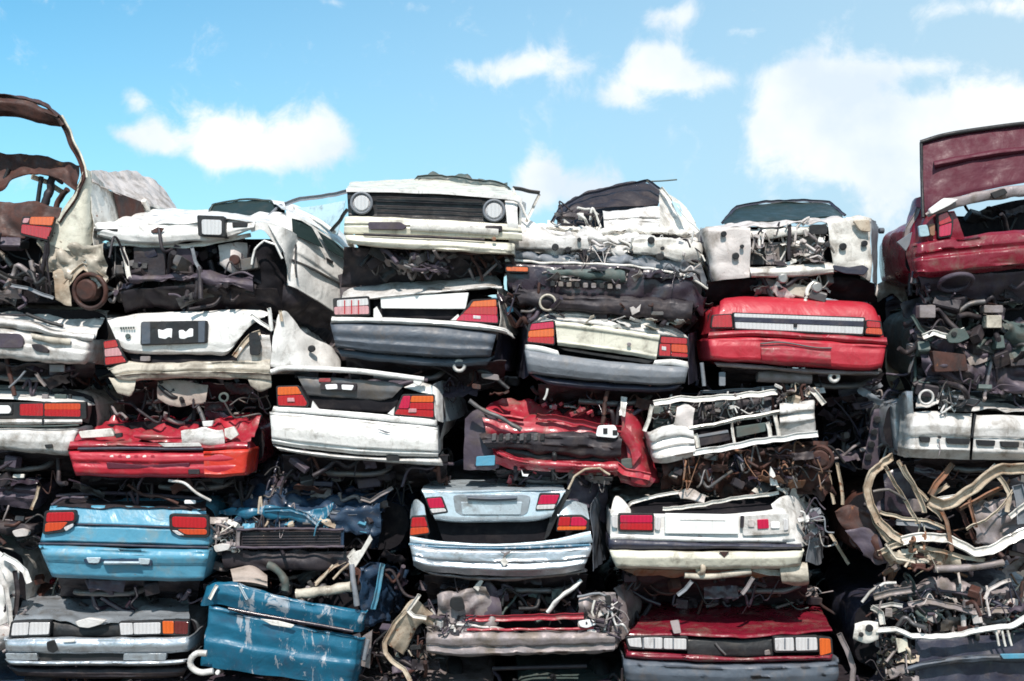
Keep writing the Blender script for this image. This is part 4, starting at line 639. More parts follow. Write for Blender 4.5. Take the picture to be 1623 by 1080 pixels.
# --- 15 red nose
c = Car('wrecked_car', 'red car front with smashed bonnet and white-streaked bumper above the blue car', -.2, (260, 740))
c.shell(125, 405, 672, 748, maroon, L=3.2, d=.4, roof=0)
c.band('crumpled_bonnet', [(176,664,.5),(240,668,.6),(300,664,.6),(370,658,.5),(415,662,.4)], [(118,700),(180,702),(260,700),(320,706),(395,700)], crim, FLAT, dent=.05, crease=1.4, sc=4.5); 
c.band('front_wing', [(350,662,.3),(385,656,.5),(418,665,.9)], [(380,716,.0),(400,716,.1),(412,705,.7)], red, FLAT, dent=.05, crease=1.2)
c.slab('headlight_shell', [(124,684),(176,679),(182,692),(128,695)], white2, -.04, .05, rnd=3); c.slab('air_slot', [(180,688),(192,686),(193,693),(184,695)], black, -.05, .04, rnd=2); c.band('headlight_shell', [(286,684),(320,678),(352,682)], [(290,706),(320,706),(356,706)], silverw, FLAT, d=-.05, dent=.04, crease=1.2); c.slab('lamp_scrap', [(320,668),(338,667),(336,676),(322,677)], white, .0, .04, rnd=2)
c.slab('lamp_scrap', [(355,680),(370,676),(378,690),(366,698),(356,692)], white2, -.04, .04, rnd=2); c.band('slam_panel', [(210,688),(250,690),(285,688)], [(212,695),(250,697),(290,696)], crim, FLAT, d=-.05, dent=.03)
c.band('bumper_step', [(112,700),(180,699),(250,702),(320,704),(392,702)], [(106,714),(180,712),(250,712),(320,714),(392,712)], crim, BUMP, d=-.05, dent=.02, crease=.5); c.slab('scratch_mark', [(250,703),(316,702),(320,708),(260,709)], silverw, -.12, .01, rnd=2)
c.tube('bumper_strip', [(124,712),(200,711),(260,712),(322,712)], .016, navy, d=-.1, n=6)
c.band('bumper', [(105,714),(160,715),(230,716),(320,716),(392,713)], [(118,754),(160,756),(230,757),(320,757),(388,754)], red, [(0,.02),(.1,-.05),(.35,-.06),(.5,-.03),(.6,-.06),(.9,-.05),(1,.05)], d=-.07, wl=.4, wr=.5, dent=.012, crease=.3)
c.band('bumper_corner', [(322,715),(350,714),(394,712)], [(324,756),(350,757),(388,754)], redo, [(0,.0),(.1,-.04),(.9,-.04),(1,.02)], d=-.09, wr=.4, dent=.01); c.slab('grille_opening', [(168,733),(230,738),(300,734),(300,741),(170,743)], maroond, -.135, .02, rnd=2)
for i in range(7): c.slab('paint_flake', [(160+i*13,722+i % 2),(166+i*13,721),(168+i*13,726),(161+i*13,727)], white2 if i % 2 else crim, -.128, .008, rnd=2)
c.quad('towing_cover', 298, 744, 316, 752, dark, -.14)
under(c, 120, 395, 752, 790, .15, 55); c.tube('bent_pipe', [(268,762,.0),(292,766,-.05),(312,782,-.05),(334,794,.0)], .014, silverw, d=-.05)
c.junk('crushed_roof', 150, 640, 410, 672, .4, 1.4, 50, [dark, navy, green, greyp, crim])
# --- 16 white saloon
c = Car('wrecked_car', 'white saloon with thin white spoiler bar above its missing boot lid', -.15, (580, 720))
c.tube('spoiler', [(430,590),(460,584),(560,588),(620,595),(672,602)], .034, white, d=-.02, n=8, flat=.8); c.slab('spoiler_end', [(655,598),(672,600),(665,613),(655,608)], white, -.04, .06, rnd=3)
c.band('lid_remains', [(472,598),(540,600),(608,604),(640,612)], [(488,626),(540,632),(598,636),(620,632)], steel, FLAT, d=.03, dent=.02, crease=.6); c.quad('torn_sticker', 505, 600, 524, 606, crim, -.0, .03)
h = c.slab('number_plate', [(508,606),(566,608),(564,620),(507,618)], dark, -.01, .02, rnd=2); c.slab('plate_mark', [(515,610),(534,609),(535,617),(517,618)], pwhite, -.017, .01, par=h, rnd=2); c.slab('plate_mark', [(541,610),(561,611),(558,619),(542,618)], pwhite, -.017, .01, par=h, rnd=2)
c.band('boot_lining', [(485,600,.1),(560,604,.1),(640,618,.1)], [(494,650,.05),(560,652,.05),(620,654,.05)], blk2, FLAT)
c.light('tail_light', [(438,613),(472,612),(490,640),(486,645),(440,644)], [([(440,614),(471,613),(478,625),(440,627)], lor), ([(440,628),(479,626),(487,640),(484,644),(441,643)], lred)], d=-.06); c.slab('reverse_lens', [(455,631),(466,631),(467,637),(455,637)], lpk, -.08, .01, rnd=1)
c.light('tail_light', [(638,626),(688,626),(689,664),(624,658)], [([(652,628),(687,628),(687,638),(650,638)], lor), ([(639,628),(651,628),(648,648),(631,648)], lcr), ([(650,639),(687,639),(687,650),(649,649)], lred), ([(630,649),(687,651),(687,662),(625,657)], lred)], d=-.06); c.slab('reverse_lens', [(648,648),(660,648),(660,654),(647,654)], lpk, -.08, .01, rnd=1)
c.slab('corner_post', [(492,652),(495,636),(504,648),(512,652)], white, -.06, .05); c.slab('corner_post', [(614,656),(626,645),(624,660)], white, -.06, .05)
c.band('rear_panel', [(434,644),(500,648),(600,656),(690,664)], [(430,654),(500,658),(600,668),(690,676)], white, FLAT, d=-.05, wr=.5, dent=.004)
c.band('rear_wing', [(640,614,.1),(664,606,.1),(690,614,.05),(702,628,.15)], [(690,626,-.04),(690,640,-.05),(692,664,-.05),(702,670,.1)], white, HOOD, dent=.004, th=.01)
c.band('rear_wing', [(684,612,.0),(702,604,.5),(724,614,1.),(740,640,1.6)], [(690,668,-.04),(710,668,.4),(730,662,.9),(742,652,1.6)], silverb, HOOD, dent=.012)  # white flank coloured bluish for its shadow side
c.band('bumper', [(428,654),(500,659),(600,668),(692,677)], [(432,704),(500,714),(600,722),(692,724)], white, [(0,.0),(.05,-.03),(.08,-.02),(.12,-.05),(.5,-.09),(.8,-.08),(.84,-.05),(.9,-.07),(1,-.03)], d=-.06, wl=.6, wr=1., dent=.006)
c.band('bumper_lip', [(434,706),(500,716),(600,724),(694,725)], [(444,714),(500,724),(600,732),(700,738)], silverw, BUMP, d=-.05, wr=.8, dent=.01); c.slab('exhaust_notch', [(612,722),(622,717),(632,722),(634,731),(612,730)], black, -.11, .03, rnd=3)
c.slab('scratch_mark', [(596,680),(604,681),(622,687),(612,687)], greyl, -.153, .004)
c.shell(436, 702, 610, 715, white, L=3.2, d=.3, roof=0); under(c, 440, 720, 722, 775, .1, 90)
# --- 17 crumpled red front
c = Car('wrecked_car', 'crumpled crimson car front with dark grille and a small white badge plate', -.05, (900, 760))
c.shell(760, 1030, 650, 745, maroon, L=3.2, d=.35, roof=0)
c.band('bonnet', [(772,642,.3),(800,634,.4),(844,636,.4),(900,642,.5),(1000,652,.5)], [(768,672),(810,684),(850,680),(900,684),(990,690)], crim, FLAT, dent=.04, crease=1.3, sc=4.5)
c.band('front_panel', [(764,662),(810,668),(870,668),(930,672),(1000,676)], [(786,736),(820,744),(870,748),(930,752),(1004,758)], crim, [(0,.02),(.25,-.02),(.4,.03),(.7,.03),(.8,-.03),(1,.03)], d=.0, dent=.03, crease=1.1); c.junk('torn_edge', 860, 640, 1000, 660, -.02, .3, 24, [crim, silverw, crim, dark, maroon], .55, 'bs')
c.beam('bonnet_edge', [(850,660),(880,662),(920,670),(960,676),(992,682)], .06, crim, d=-.03, dent=.02); c.beam('front_rail', [(770,650),(800,660),(830,664)], .05, red, d=-.02, dent=.02)
c.band('front_wing', [(984,652,.1),(1002,648,.15),(1016,656,.4)], [(1000,764,-.02),(1022,768,.0),(1046,764,.3)], crim, FLAT, dent=.03, crease=1, d=-.06)
c.band('front_wing', [(986,668),(1002,690),(1018,720)], [(984,690),(996,716),(1004,740)], crim, FLAT, d=-.1, dent=.03, crease=1)
c.band('bumper', [(760,690),(800,688),(860,684),(930,684),(985,692)], [(772,712),(820,714),(880,722),(940,728),(984,726)], dark, BUMP, d=-.06, dent=.03, crease=1)
for i in range(8): c.slab('grille_slot', [(780+i*11,688),(787+i*11,687),(786+i*11,698),(779+i*11,699)], black if i % 2 else steel, -.12, .01, rnd=1)
c.band('lower_panel', [(786,712),(820,724),(870,728),(930,732),(980,732)], [(792,724),(820,738),(870,744),(930,748),(980,750)], crim, BUMP, d=-.06, dent=.03, crease=.8)
c.beam('lower_rail', [(790,715),(820,730),(870,734),(930,738),(978,738)], .045, crim, d=-.05, dent=.02); c.band('grille_surround', [(800,708),(870,720),(950,724)], [(806,726),(870,732),(970,736)], black, FLAT, d=.0, dent=.03)
h = c.slab('badge_plate', [(948,675),(975,674),(981,690),(976,695),(944,692)], pwhite, -.13, .02, rnd=4); c.slab('badge_mark', [(956,679),(963,679),(963,688),(956,688)], black, -.138, .01, par=h); c.slab('badge_mark', [(971,682),(979,682),(979,690),(971,690)], black, -.138, .01, par=h)
c.beam('lower_corner', [(976,738),(990,748),(1012,752),(1030,756)], .07, red, d=-.08); c.slab('fog_lamp_hole', [(984,728),(1002,726),(1004,742),(986,744)], green, -.07, .03, rnd=4); c.band('lower_corner', [(978,748),(1000,752),(1040,758)], [(984,768),(1004,772),(1030,774)], maroon, FLAT, dent=.04, crease=1)
c.tube('bent_rod', [(744,636),(765,650),(800,666),(826,682)], .022, steel, d=-.12, dent=.01)
c.band('torn_wing', [(738,664,.1),(760,650,.05),(790,660,.05)], [(734,744,.1),(762,746,.05),(792,742,.05)], purple, FLAT, dent=.04, crease=1, label='torn purple-grey wing panel'); c.slab('painted_patch', [(755,724),(785,722),(784,738),(754,739)], blue, -.05, .02, rnd=2)
c.junk('suspension', 800, 738, 980, 760, .0, .3, 60, [dark, crim, steel, black, greyp]); c.slab('bracket', [(826,744),(830,752),(838,752),(836,756),(828,755)], pwhite, -.05, .02); under(c, 780, 1010, 745, 775, .2, 30)
# --- 18 silver-white tilted front panel
c = Car('wrecked_car', 'bare silver-white car front tilted up to the right beside crumpled crimson car', -.12, (1170, 730))
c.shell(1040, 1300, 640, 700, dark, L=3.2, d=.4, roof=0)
c.beam('slam_panel', [(1036,640),(1080,632),(1100,634),(1160,630),(1232,622)], .055, white2, d=-.03); c.beam('bonnet_edge', [(1110,622),(1170,618),(1235,614),(1290,618)], .03, greyl, d=.1); c.beam('headlight_frame', [(1034,642),(1030,660),(1022,684)], .035, white2, d=-.03)
c.band('headlight_hole', [(1036,644,.1),(1060,640,.1),(1085,638,.1)], [(1034,678,.1),(1060,678,.1),(1085,674,.1)], green, FLAT, dent=.03); c.junk('lamp_debris', 1040, 645, 1075, 674, .0, .1, 14, [brown, primer, dark, steel], .6)
c.band('bracket', [(1074,646),(1086,640),(1100,650)], [(1070,672),(1086,690),(1096,698)], primer, FLAT, d=-.04, dent=.03, crease=1); c.band('front_corner', [(1024,684),(1050,676),(1080,672),(1098,680)], [(1040,734),(1060,733),(1082,728),(1102,722)], silverw, [(0,.02),(.1,-.02),(.3,-.03),(.36,.0),(.55,-.04),(.6,-.01),(.85,-.05),(1,.03)], d=-.05, wl=.4, dent=.014, crease=.5)
c.beam('bumper_bar', [(1092,680),(1130,674),(1170,664),(1240,652)], .06, white2, d=-.05); c.beam('bumper_bar', [(1098,718),(1140,712),(1200,700),(1296,688)], .055, white, d=-.08)
for q in ([(1102,688),(1108,710)], [(1160,678),(1164,704)], [(1228,658),(1234,694)], [(1216,670),(1222,698)]): c.beam('upright', q, .04, white2, d=-.06)
c.slab('air_slot', [(1104,690),(1154,681),(1158,698),(1108,708)], dark, -.05, .06, rnd=2); c.slab('air_slot', [(1167,677),(1214,670),(1214,684),(1168,694)], green, -.05, .06, rnd=2); c.slab('slot_edge', [(1106,690),(1154,682),(1155,686),(1107,694)], greyl, -.06, .02)
c.band('engine_panel', [(1098,644,.1),(1160,638,.1),(1230,630,.1)], [(1096,672,.1),(1160,664,.1),(1230,652,.1)], dark, FLAT, dent=.03); c.junk('engine', 1100, 640, 1226, 664, .0, .1, 45, [greyl, dark, steel, greyp, silverw], .6)
c.band('front_corner', [(1236,640),(1262,636),(1294,634)], [(1236,690),(1262,690),(1296,684)], silverw, [(0,.02),(.1,-.02),(.3,-.04),(.36,.0),(.6,-.04),(.66,-.01),(1,.03)], d=-.06, wr=.4, dent=.014, crease=.5)
c.junk('lamp_debris', 1230, 612, 1300, 645, -.05, .2, 40, [bone, greyp, brown, silverw, dark], .7); c.beam('torn_strut', [(1286,618),(1296,628),(1306,640)], .05, white2, d=-.05)
c.junk('suspension', 1040, 690, 1310, 770, .1, .6, 120, [dark, navy, brown, purple, black, rusty]); c.ring('brake_drum', 1300, 726, .115, .02, brown, .0, (.5, 1, .2)); c.disc('hub', 1300, 726, .085, .1, brown, .02, (.3, 1, .1)); c.band('floor_pan', [(1048,736,.1),(1150,715,.1),(1310,700,.1)], [(1050,775,.3),(1150,785,.3),(1320,785,.3)], brown, FLAT, dent=.09, crease=1.5, sc=4.5)
c.junk('axle_debris', 1060, 715, 1320, 770, -.05, .15, 60, [brown, dark, rusty, darkp, steel], .8)
# --- 19 silver-white slotted bumper at the right edge
c = Car('wrecked_car', 'silver-white bumper with a row of dark slots cut by the right edge', -.3, (1560, 720))
c.shell(1424, 1760, 635, 725, silver, L=3.2, d=.4, roof=0, bend=1.)
c.band('bonnet', [(1458,618,.4),(1500,614,.5),(1600,640,.5),(1750,640,.5)], [(1450,650),(1500,640),(1560,650),(1750,656)], silverw, [(0,0),(.3,-.04),(.5,.03),(.8,-.03),(1,.02)], dent=.04, crease=1.2)
c.slab('headlight_hole', [(1492,626),(1520,632),(1542,640),(1540,654),(1505,652),(1490,644)], black, -.08, .04, rnd=4); c.junk('lamp_debris', 1492, 628, 1540, 652, -.12, -.05, 16, [greyl, steel, dark, silverw], .5); c.ring('lamp_ring', 1468, 630, .065, .012, silverw, -.1)
c.band('front_wing', [(1416,640,.3),(1430,622,.1),(1446,620,.0)], [(1424,722,.3),(1434,726,.1),(1450,724,.0)], silver, FLAT, d=-.02, wl=.5, dent=.02)  # bluer silver paints in the shade on this left-facing flank
c.band('bumper', [(1444,654),(1480,652),(1540,656)], [(1440,726),(1480,727),(1536,728)], silverw, [(0,.05),(.1,-.02),(.3,-.06),(.5,-.05),(.53,-.03),(.75,-.03),(.8,-.06),(1,.05)], d=-.06, wl=.3, dent=.01); c.band('bumper', [(1547,658),(1600,658),(1680,662),(1750,662)], [(1540,728),(1600,729),(1680,732),(1750,732)], silverw, [(0,.05),(.1,-.02),(.3,-.06),(.5,-.05),(.53,-.03),(.75,-.03),(.8,-.06),(1,.05)], d=-.06, dent=.01)
c.beam('bumper_tear', [(1545,656),(1542,676),(1540,694)], .02, black, d=-.11)
for a, b in ((1457,1475),(1500,1538),(1548,1578),(1586,1616),(1624,1656)): c.slab('air_slot', [(a,692+(a-1457)*.06),(b,693+(a-1457)*.06),(b-1,702+(a-1457)*.06),(a+3,701+(a-1457)*.06)], black, -.125, .03, rnd=2)
c.disc('screw_hole', 1489, 693, .015, .02, black, -.12); c.tube('tear_line', [(1488,700),(1490,712),(1488,722)], .006, greyp, d=-.12); under(c, 1440, 1640, 726, 760, .1, 30)
# ================================================================== FOURTH ROW
# --- 20 left edge
c = Car('wrecked_car', 'dull purple-grey crushed car at left edge beside light blue car', .05, (20, 870))
c.shell(-190, 62, 765, 850, purple, L=3.2, d=.3, roof=0)
c.band('front_panel', [(-190,765),(0,766),(58,770)], [(-190,800),(0,802),(52,806)], purple, [(0,.05),(.2,-.02),(.4,.02),(.6,-.03),(1,.03)], wr=.5, dent=.04, crease=1); c.beam('panel_edge', [(-180,756),(0,758),(60,764)], .03, greyl)
c.quad('lamp_scrap', -15, 752, 10, 758, white, -.05); c.quad('lamp_scrap', 20, 752, 38, 758, white2, -.05); c.beam('pillar', [(62,772),(58,790),(50,808)], .03, bone, d=-.03)
c.junk('front_debris', -180, 805, 62, 865, -.05, .3, 90, [purple, dark, greyp, brown, black]); c.slab('lamp_scrap', [(18,842),(34,838),(46,842),(44,850),(24,852)], primer, -.1, .05, rnd=4)
c.band('bumper', [(-190,820),(0,824),(56,828)], [(-190,845),(0,848),(52,850)], dark, BUMP, dent=.03, crease=1, wr=.4)
# --- 21 blue rear
c = Car('wrecked_car', 'light blue saloon seen from behind with two red and orange tail lights', -.2, (200, 905))
c.shell(76, 326, 800, 905, blue, L=3.2, d=.3, roof=0)
c.band('parcel_shelf', [(92,782,.6),(150,778,.8),(250,780,.8),(326,786,.6)], [(80,804,.05),(150,803,.03),(250,806,.03),(326,810,.05)], dark, FLAT, dent=.03, crease=1); c.tube('window_trim', [(90,786,.4),(180,782,.4),(320,790,.4)], .02, purple); c.quad('paper_scrap', 292, 793, 310, 799, pwhite, .0, .01); c.beam('window_trim', [(82,800),(100,790),(140,788)], .025, purple, d=.1)
c.band('boot_lid', [(80,803,.08),(150,801,.08),(250,804,.08),(326,808,.08)], [(70,832),(150,833),(250,836),(330,840)], blue, [(0,.02),(.1,-.01),(.9,-.02),(1,.0)], dent=.008, crease=.2); c.tube('lid_gap', [(118,831),(190,833),(270,836)], .01, navy, d=-.02)
c.band('rear_panel', [(70,833),(150,834),(250,837),(330,840)], [(64,860),(150,862),(250,864),(330,866)], blue, [(0,.0),(.1,-.02),(.9,-.03),(1,.03)], wl=.3, wr=.7, dent=.01)
c.light('tail_light', [(72,812),(118,811),(119,828),(108,834),(98,842),(69,846)], [([(74,813),(117,812),(117,826),(72,828)], lred), ([(72,829),(108,828),(97,840),(70,844)], ldr)], d=-.06, grow=2, rnd=4)
c.light('tail_light', [(270,817),(328,819),(329,850),(292,850),(271,840)], [([(272,819),(327,821),(327,838),(273,836)], lred), ([(280,839),(327,839),(328,848),(294,848)], ldr)], d=-.06, grow=2.5, rnd=5); c.slab('lens', [(100,836),(116,829),(116,835),(104,843)], lwh, -.06, .02, rnd=3); c.slab('lens', [(272,841),(280,841),(292,849),(282,849)], lwh, -.066, .02, rnd=2)
c.tube('bumper_gap', [(62,862),(140,863),(240,866),(330,868)], .012, navy, d=-.04)
c.band('bumper', [(61,865),(140,867),(240,870),(330,871)], [(82,915),(150,918),(240,921),(320,921)], blue, [(0,.02),(.08,-.05),(.25,-.08),(.45,-.06),(.5,-.04),(.9,-.02),(1,.06)], d=-.06, wl=.4, wr=.6, dent=.008)
c.slab('plate_recess', [(130,880),(145,878),(230,880),(243,884),(240,898),(225,897),(220,890),(165,889),(150,896),(134,893)], blued2, -.13, .02, rnd=3); c.slab('plate_lamp', [(136,884),(160,884),(156,893),(140,893)], silverb, -.142, .02, rnd=2); c.slab('plate_lamp', [(219,885),(238,886),(236,895),(221,895)], silverb, -.142, .02, rnd=2); c.band('plate_step', [(165,889),(200,889),(220,889)], [(164,896),(200,896),(222,896)], silverb, BUMP, d=-.12, dent=.002)
under(c, 85, 325, 916, 960, .15, 50)
# --- 22 dark blue wreck
c = Car('wrecked_car', 'dark blue car with crumpled blue bonnet edge above a bare radiator', -.0, (480, 880))
c.shell(352, 640, 800, 880, blued2, L=3.2, d=.35, roof=0)
c.junk('crushed_roof', 365, 742, 640, 805, .1, .9, 220, [dark, navy, dark, purple, greyp, black, steel], .9); c.band('crushed_roof_skin', [(370,745,.8),(480,740,.8),(640,750,.8)], [(360,812,.3),(480,812,.3),(640,815,.4)], navy, FLAT, dent=.09, crease=1.6, sc=4)
c.band('bonnet_edge', [(345,806,.1),(400,804),(450,802),(490,808),(512,804),(530,798)], [(345,818,.1),(400,820),(450,820),(480,824),(506,834),(522,818)], blued, FLAT, dent=.04, crease=1, d=-.05); c.beam('bonnet_crease', [(420,808),(460,807),(486,815),(505,832)], .035, blued, d=-.09); c.beam('bonnet_edge', [(524,812),(560,814),(586,812),(600,800)], .035, greyb, d=-.05)
c.band('bonnet_skin', [(400,775,.4),(480,768,.4),(560,776,.4),(620,780,.4)], [(350,815,.08),(440,812,.05),(520,812,.05),(600,816,.1)], blued2, FLAT, dent=.06, crease=1.4, sc=4.5)
c.band('wing_panel', [(520,812),(560,806),(604,802)], [(530,842),(560,846),(604,848)], blued2, FLAT, d=-.06, dent=.05, crease=1.3, sc=5)
c.band('front_panel', [(352,824),(450,824),(540,828),(600,826)], [(352,842),(450,840),(540,842),(600,846)], blued2, FLAT, dent=.04, crease=1); c.junk('front_debris', 360, 820, 600, 842, -.06, .1, 80, [blued2, steel, greyp, dark, blue, bone], .6)
c.beam('radiator_frame', [(374,840),(460,838),(546,840)], .022, purple, d=-.1); c.beam('radiator_frame', [(374,868),(460,868),(546,866)], .022, purple, d=-.1); c.beam('radiator_frame', [(378,840),(377,868)], .035, greyp, d=-.1); c.beam('radiator_frame', [(544,840),(543,868)], .03, blued2, d=-.1); c.slab('radiator', [(380,843),(542,842),(541,866),(380,866)], dark, -.06, .05)
for k in range(5): c.tube('radiator_fin', [(384,846+k*4.5),(460,845.5+k*4.5),(538,845+k*4.5)], .005, dark, d=-.07, n=4)
c.junk('lamp_debris', 340, 825, 372, 870, -.1, .1, 40, [greyl, greyp, primer, dark, white2], .7); c.slab('lamp_scrap', [(337,866),(350,862),(366,864),(362,872),(342,876)], silverw, -.12, .05, rnd=3)
c.band('car_side', [(590,800,.0),(620,790,.6),(655,780,1.2)], [(585,868,.1),(620,872,.6),(652,868,1.2)], blued2, FLAT, dent=.05, crease=1)
c.band('bumper', [(350,872),(450,872),(560,874)], [(360,900),(450,904),(560,900)], dark, FLAT, dent=.05, crease=1); c.junk('suspension', 350, 872, 640, 930, .1, .6, 70, DK, 1.1)
c.slab('torn_bracket', [(586,848),(590,856),(576,880),(566,896),(558,906),(552,890),(560,876),(572,872)], white2, -.16, .03); c.beam('torn_bracket', [(562,872),(553,882),(562,890)], .03, white2, d=-.15); c.beam('rod', [(528,918),(544,902),(556,892)], .022, bone, d=-.1); c.beam('rod', [(500,928),(516,912),(528,896)], .022, bone, d=-.1)
c.beam('torn_trim', [(572,790),(586,794),(604,784),(622,774)], .035, greyp, d=.0)
# --- 23 silver-blue saloon
c = Car('wrecked_car', 'pale silver-blue saloon with its boot lid ajar above a dark gap', -.22, (800, 905))
c.shell(656, 958, 780, 905, silver, L=3.2, d=.45, roof=0)
c.band('boot_lid', [(672,768,.5),(700,762,.8),(800,760,.9),(880,762,.8),(892,768,.5)], [(668,777,.0),(710,780,-.02),(800,778,-.02),(870,776,-.02),(896,778,.0)], silverb, HOOD, dent=.008)
c.band('boot_lid_face', [(668,776),(720,778),(800,777),(860,777),(897,776)], [(690,824),(730,828),(800,828),(850,826),(873,820)], silverb, [(0,.02),(.05,-.01),(.5,-.03),(.85,-.04),(.95,-.03),(1,.03)], th=.03, dent=.006)
c.slab('plate_recess', [(718,786),(728,784),(830,784),(841,787),(836,814),(826,818),(732,818),(722,812)], silver, -.045, .02, rnd=4); c.slab('plate_panel', [(730,796),(828,796),(825,816),(733,816)], silverb, -.055, .02, rnd=2); c.band('plate_handle', [(740,786),(780,787),(820,786)], [(742,793),(780,795),(818,793)], greyb, BUMP, d=-.05, dent=.002)
c.light('lid_light', [(674,790),(700,788),(710,812),(684,816)], [([(676,791),(699,789),(705,805),(681,806)], lcr), ([(681,807),(705,806),(708,811),(685,814)], lwh)], d=-.05); c.light('lid_light', [(856,783),(888,783),(879,808),(849,809)], [([(857,785),(887,785),(881,799),(852,800)], lcr), ([(851,801),(881,800),(878,807),(850,808)], lwh)], d=-.05)
c.light('tail_light', [(652,820),(674,818),(681,846),(650,851)], [([(653,821),(673,820),(678,835),(651,836)], lred), ([(651,837),(678,836),(680,845),(650,849)], ldr)], d=-.02); c.light('tail_light', [(886,818),(922,818),(934,826),(932,840),(882,842)], [([(887,820),(905,820),(903,834),(884,834)], lred), ([(906,820),(922,820),(931,827),(929,834),(904,834)], lcr), ([(884,835),(930,835),(928,840),(883,841)], lor)], d=-.02)
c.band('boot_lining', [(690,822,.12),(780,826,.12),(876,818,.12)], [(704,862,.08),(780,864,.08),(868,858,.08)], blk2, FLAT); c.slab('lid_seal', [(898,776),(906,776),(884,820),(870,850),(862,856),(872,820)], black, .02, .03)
c.band('rear_wing', [(652,800,.4),(660,792,.2),(672,800,.1)], [(650,822,.3),(660,822,.1),(676,822,.05)], silverb, FLAT, dent=.01); c.band('rear_wing', [(880,800,.1),(900,792,.15),(930,800,.3)], [(884,820,.0),(905,818,.02),(934,824,.1)], silverb, FLAT, dent=.01)
c.band('rear_panel', [(650,850),(700,858),(780,862),(870,856),(935,842)], [(650,862),(700,866),(780,868),(870,866),(940,860)], silverb, FLAT, d=-.04, dent=.004)
c.tube('bumper_gap', [(648,863),(700,867),(800,869),(936,864)], .012, blued, d=-.06)
c.band('bumper', [(648,864),(700,869),(800,871),(870,870),(938,866)], [(656,898),(700,908),(800,914),(870,912),(926,904)], silver, [(0,.02),(.08,-.06),(.2,-.07),(.45,-.08),(.5,-.05),(.75,-.09),(1,.0)], d=-.07, wl=.5, wr=.8, dent=.012); c.band('bumper_lip', [(658,898),(700,908),(800,914),(926,904)], [(668,906),(710,916),(800,921),(915,912)], greyp, BUMP, dent=.02, wl=.3, wr=.5)
c.slab('bumper_crack', [(788,873),(800,876),(812,873),(803,880),(797,886),(799,878)], greyp, -.165, .005); c.slab('bumper_crack', [(792,888),(801,884),(806,892),(799,899),(795,894)], white2, -.165, .006)
c.band('hinge_well', [(900,752,.3),(930,748,.35),(960,752,.5)], [(900,800,.3),(935,812,.3),(960,830,.5)], purple, FLAT, dent=.04, crease=1, d=.05); c.beam('arch_flange', [(900,776),(910,756),(928,744),(950,742),(966,752)], .02, bone, d=.02); c.band('car_side', [(938,800,.1),(955,760,.7),(970,752,1.6)], [(938,905,.0),(958,888,.7),(968,870,1.6)], greyb, HOOD, dent=.03, d=.04)  # dark grey-blue car side has its shade put into the colour
under(c, 665, 940, 912, 955, .15, 50)
# --- 24 white-cream rear
c = Car('wrecked_car', 'cream-white car with blank white plate, one crimson light and one broken lamp', -.2, (1130, 910))
c.shell(974, 1290, 800, 900, white2, L=3.2, d=.4, roof=0)
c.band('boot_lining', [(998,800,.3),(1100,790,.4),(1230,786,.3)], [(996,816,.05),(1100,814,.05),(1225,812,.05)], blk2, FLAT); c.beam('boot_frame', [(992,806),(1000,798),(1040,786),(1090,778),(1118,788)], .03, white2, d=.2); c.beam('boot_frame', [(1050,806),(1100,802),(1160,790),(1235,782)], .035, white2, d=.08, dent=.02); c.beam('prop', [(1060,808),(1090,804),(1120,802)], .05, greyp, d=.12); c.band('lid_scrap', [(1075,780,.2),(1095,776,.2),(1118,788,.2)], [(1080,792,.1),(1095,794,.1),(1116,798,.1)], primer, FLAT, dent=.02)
c.band('rear_wing', [(968,810,.0),(976,786,.2),(990,794,.15),(1000,808,.05)], [(968,818,.0),(978,820,-.02),(990,820,-.02),(1000,820,-.02)], white, FLAT, dent=.01)
c.band('rear_panel', [(968,812),(1040,814),(1100,815),(1180,813),(1240,806)], [(968,852),(1040,856),(1100,858),(1180,860),(1262,860)], white, [(0,.05),(.08,-.01),(.5,-.0),(.9,-.01),(1,.02)], wl=.5, dent=.006, th=.02)
c.light('tail_light', [(981,815),(1036,815),(1036,843),(981,842)], [([(983,817),(1034,817),(1034,829),(983,829)], lcr), ([(983,830),(1034,830),(1034,841),(983,840)], lred)], d=-.05); c.slab('lens', [(969,818),(979,818),(979,838),(970,836)], lwh, -.04, .02, rnd=3); c.slab('lens', [(1038,820),(1048,820),(1046,842),(1038,840)], lwh, -.04, .02, rnd=3)
c.slab('number_plate', [(1054,814),(1171,816),(1171,847),(1054,846)], plate, -.05, .02, rnd=2); c.slab('plate_letters', [(1078,823),(1150,824),(1150,826),(1078,825)], silverw, -.056, .008)
c.slab('lamp_socket', [(1176,818),(1250,814),(1252,846),(1178,850)], silverw, -.035, .03, rnd=3)
for q, m in (([(1200,824),(1218,823),(1219,838),(1201,839)], lcr), ([(1186,824),(1196,824),(1196,836),(1186,836)], primer), ([(1222,828),(1236,828),(1236,838),(1222,838)], pwhite), ([(1242,822),(1250,824),(1250,840),(1243,842)], lwh), ([(1174,818),(1180,818),(1179,836),(1174,838)], dark)): c.slab('lamp_scrap', q, m, -.05, .02, rnd=2)
c.disc('latch', 1110, 855, .03, .03, dark, -.04)
c.band('rear_wing', [(1222,800,.05),(1240,786,.1),(1262,790,.3),(1290,810,.8)], [(1250,870,.0),(1268,868,.02),(1280,864,.2),(1296,860,.8)], white, FLAT, dent=.02, crease=.6); c.band('crumpled_wing', [(1192,778,.3),(1215,758,.3),(1244,756,.3),(1268,778,.5),(1296,820,.9)], [(1206,784,.2),(1222,776,.2),(1240,780,.2),(1262,806,.4),(1280,850,.7)], white2, FLAT, dent=.04, crease=1.3, sc=5); c.slab('torn_spike', [(1220,752),(1222,740),(1228,750),(1234,770),(1222,770)], white, .0, .03); c.beam('wing_strut', [(1262,766,.4),(1284,792,.6),(1304,816,.9)], .02, greyl)
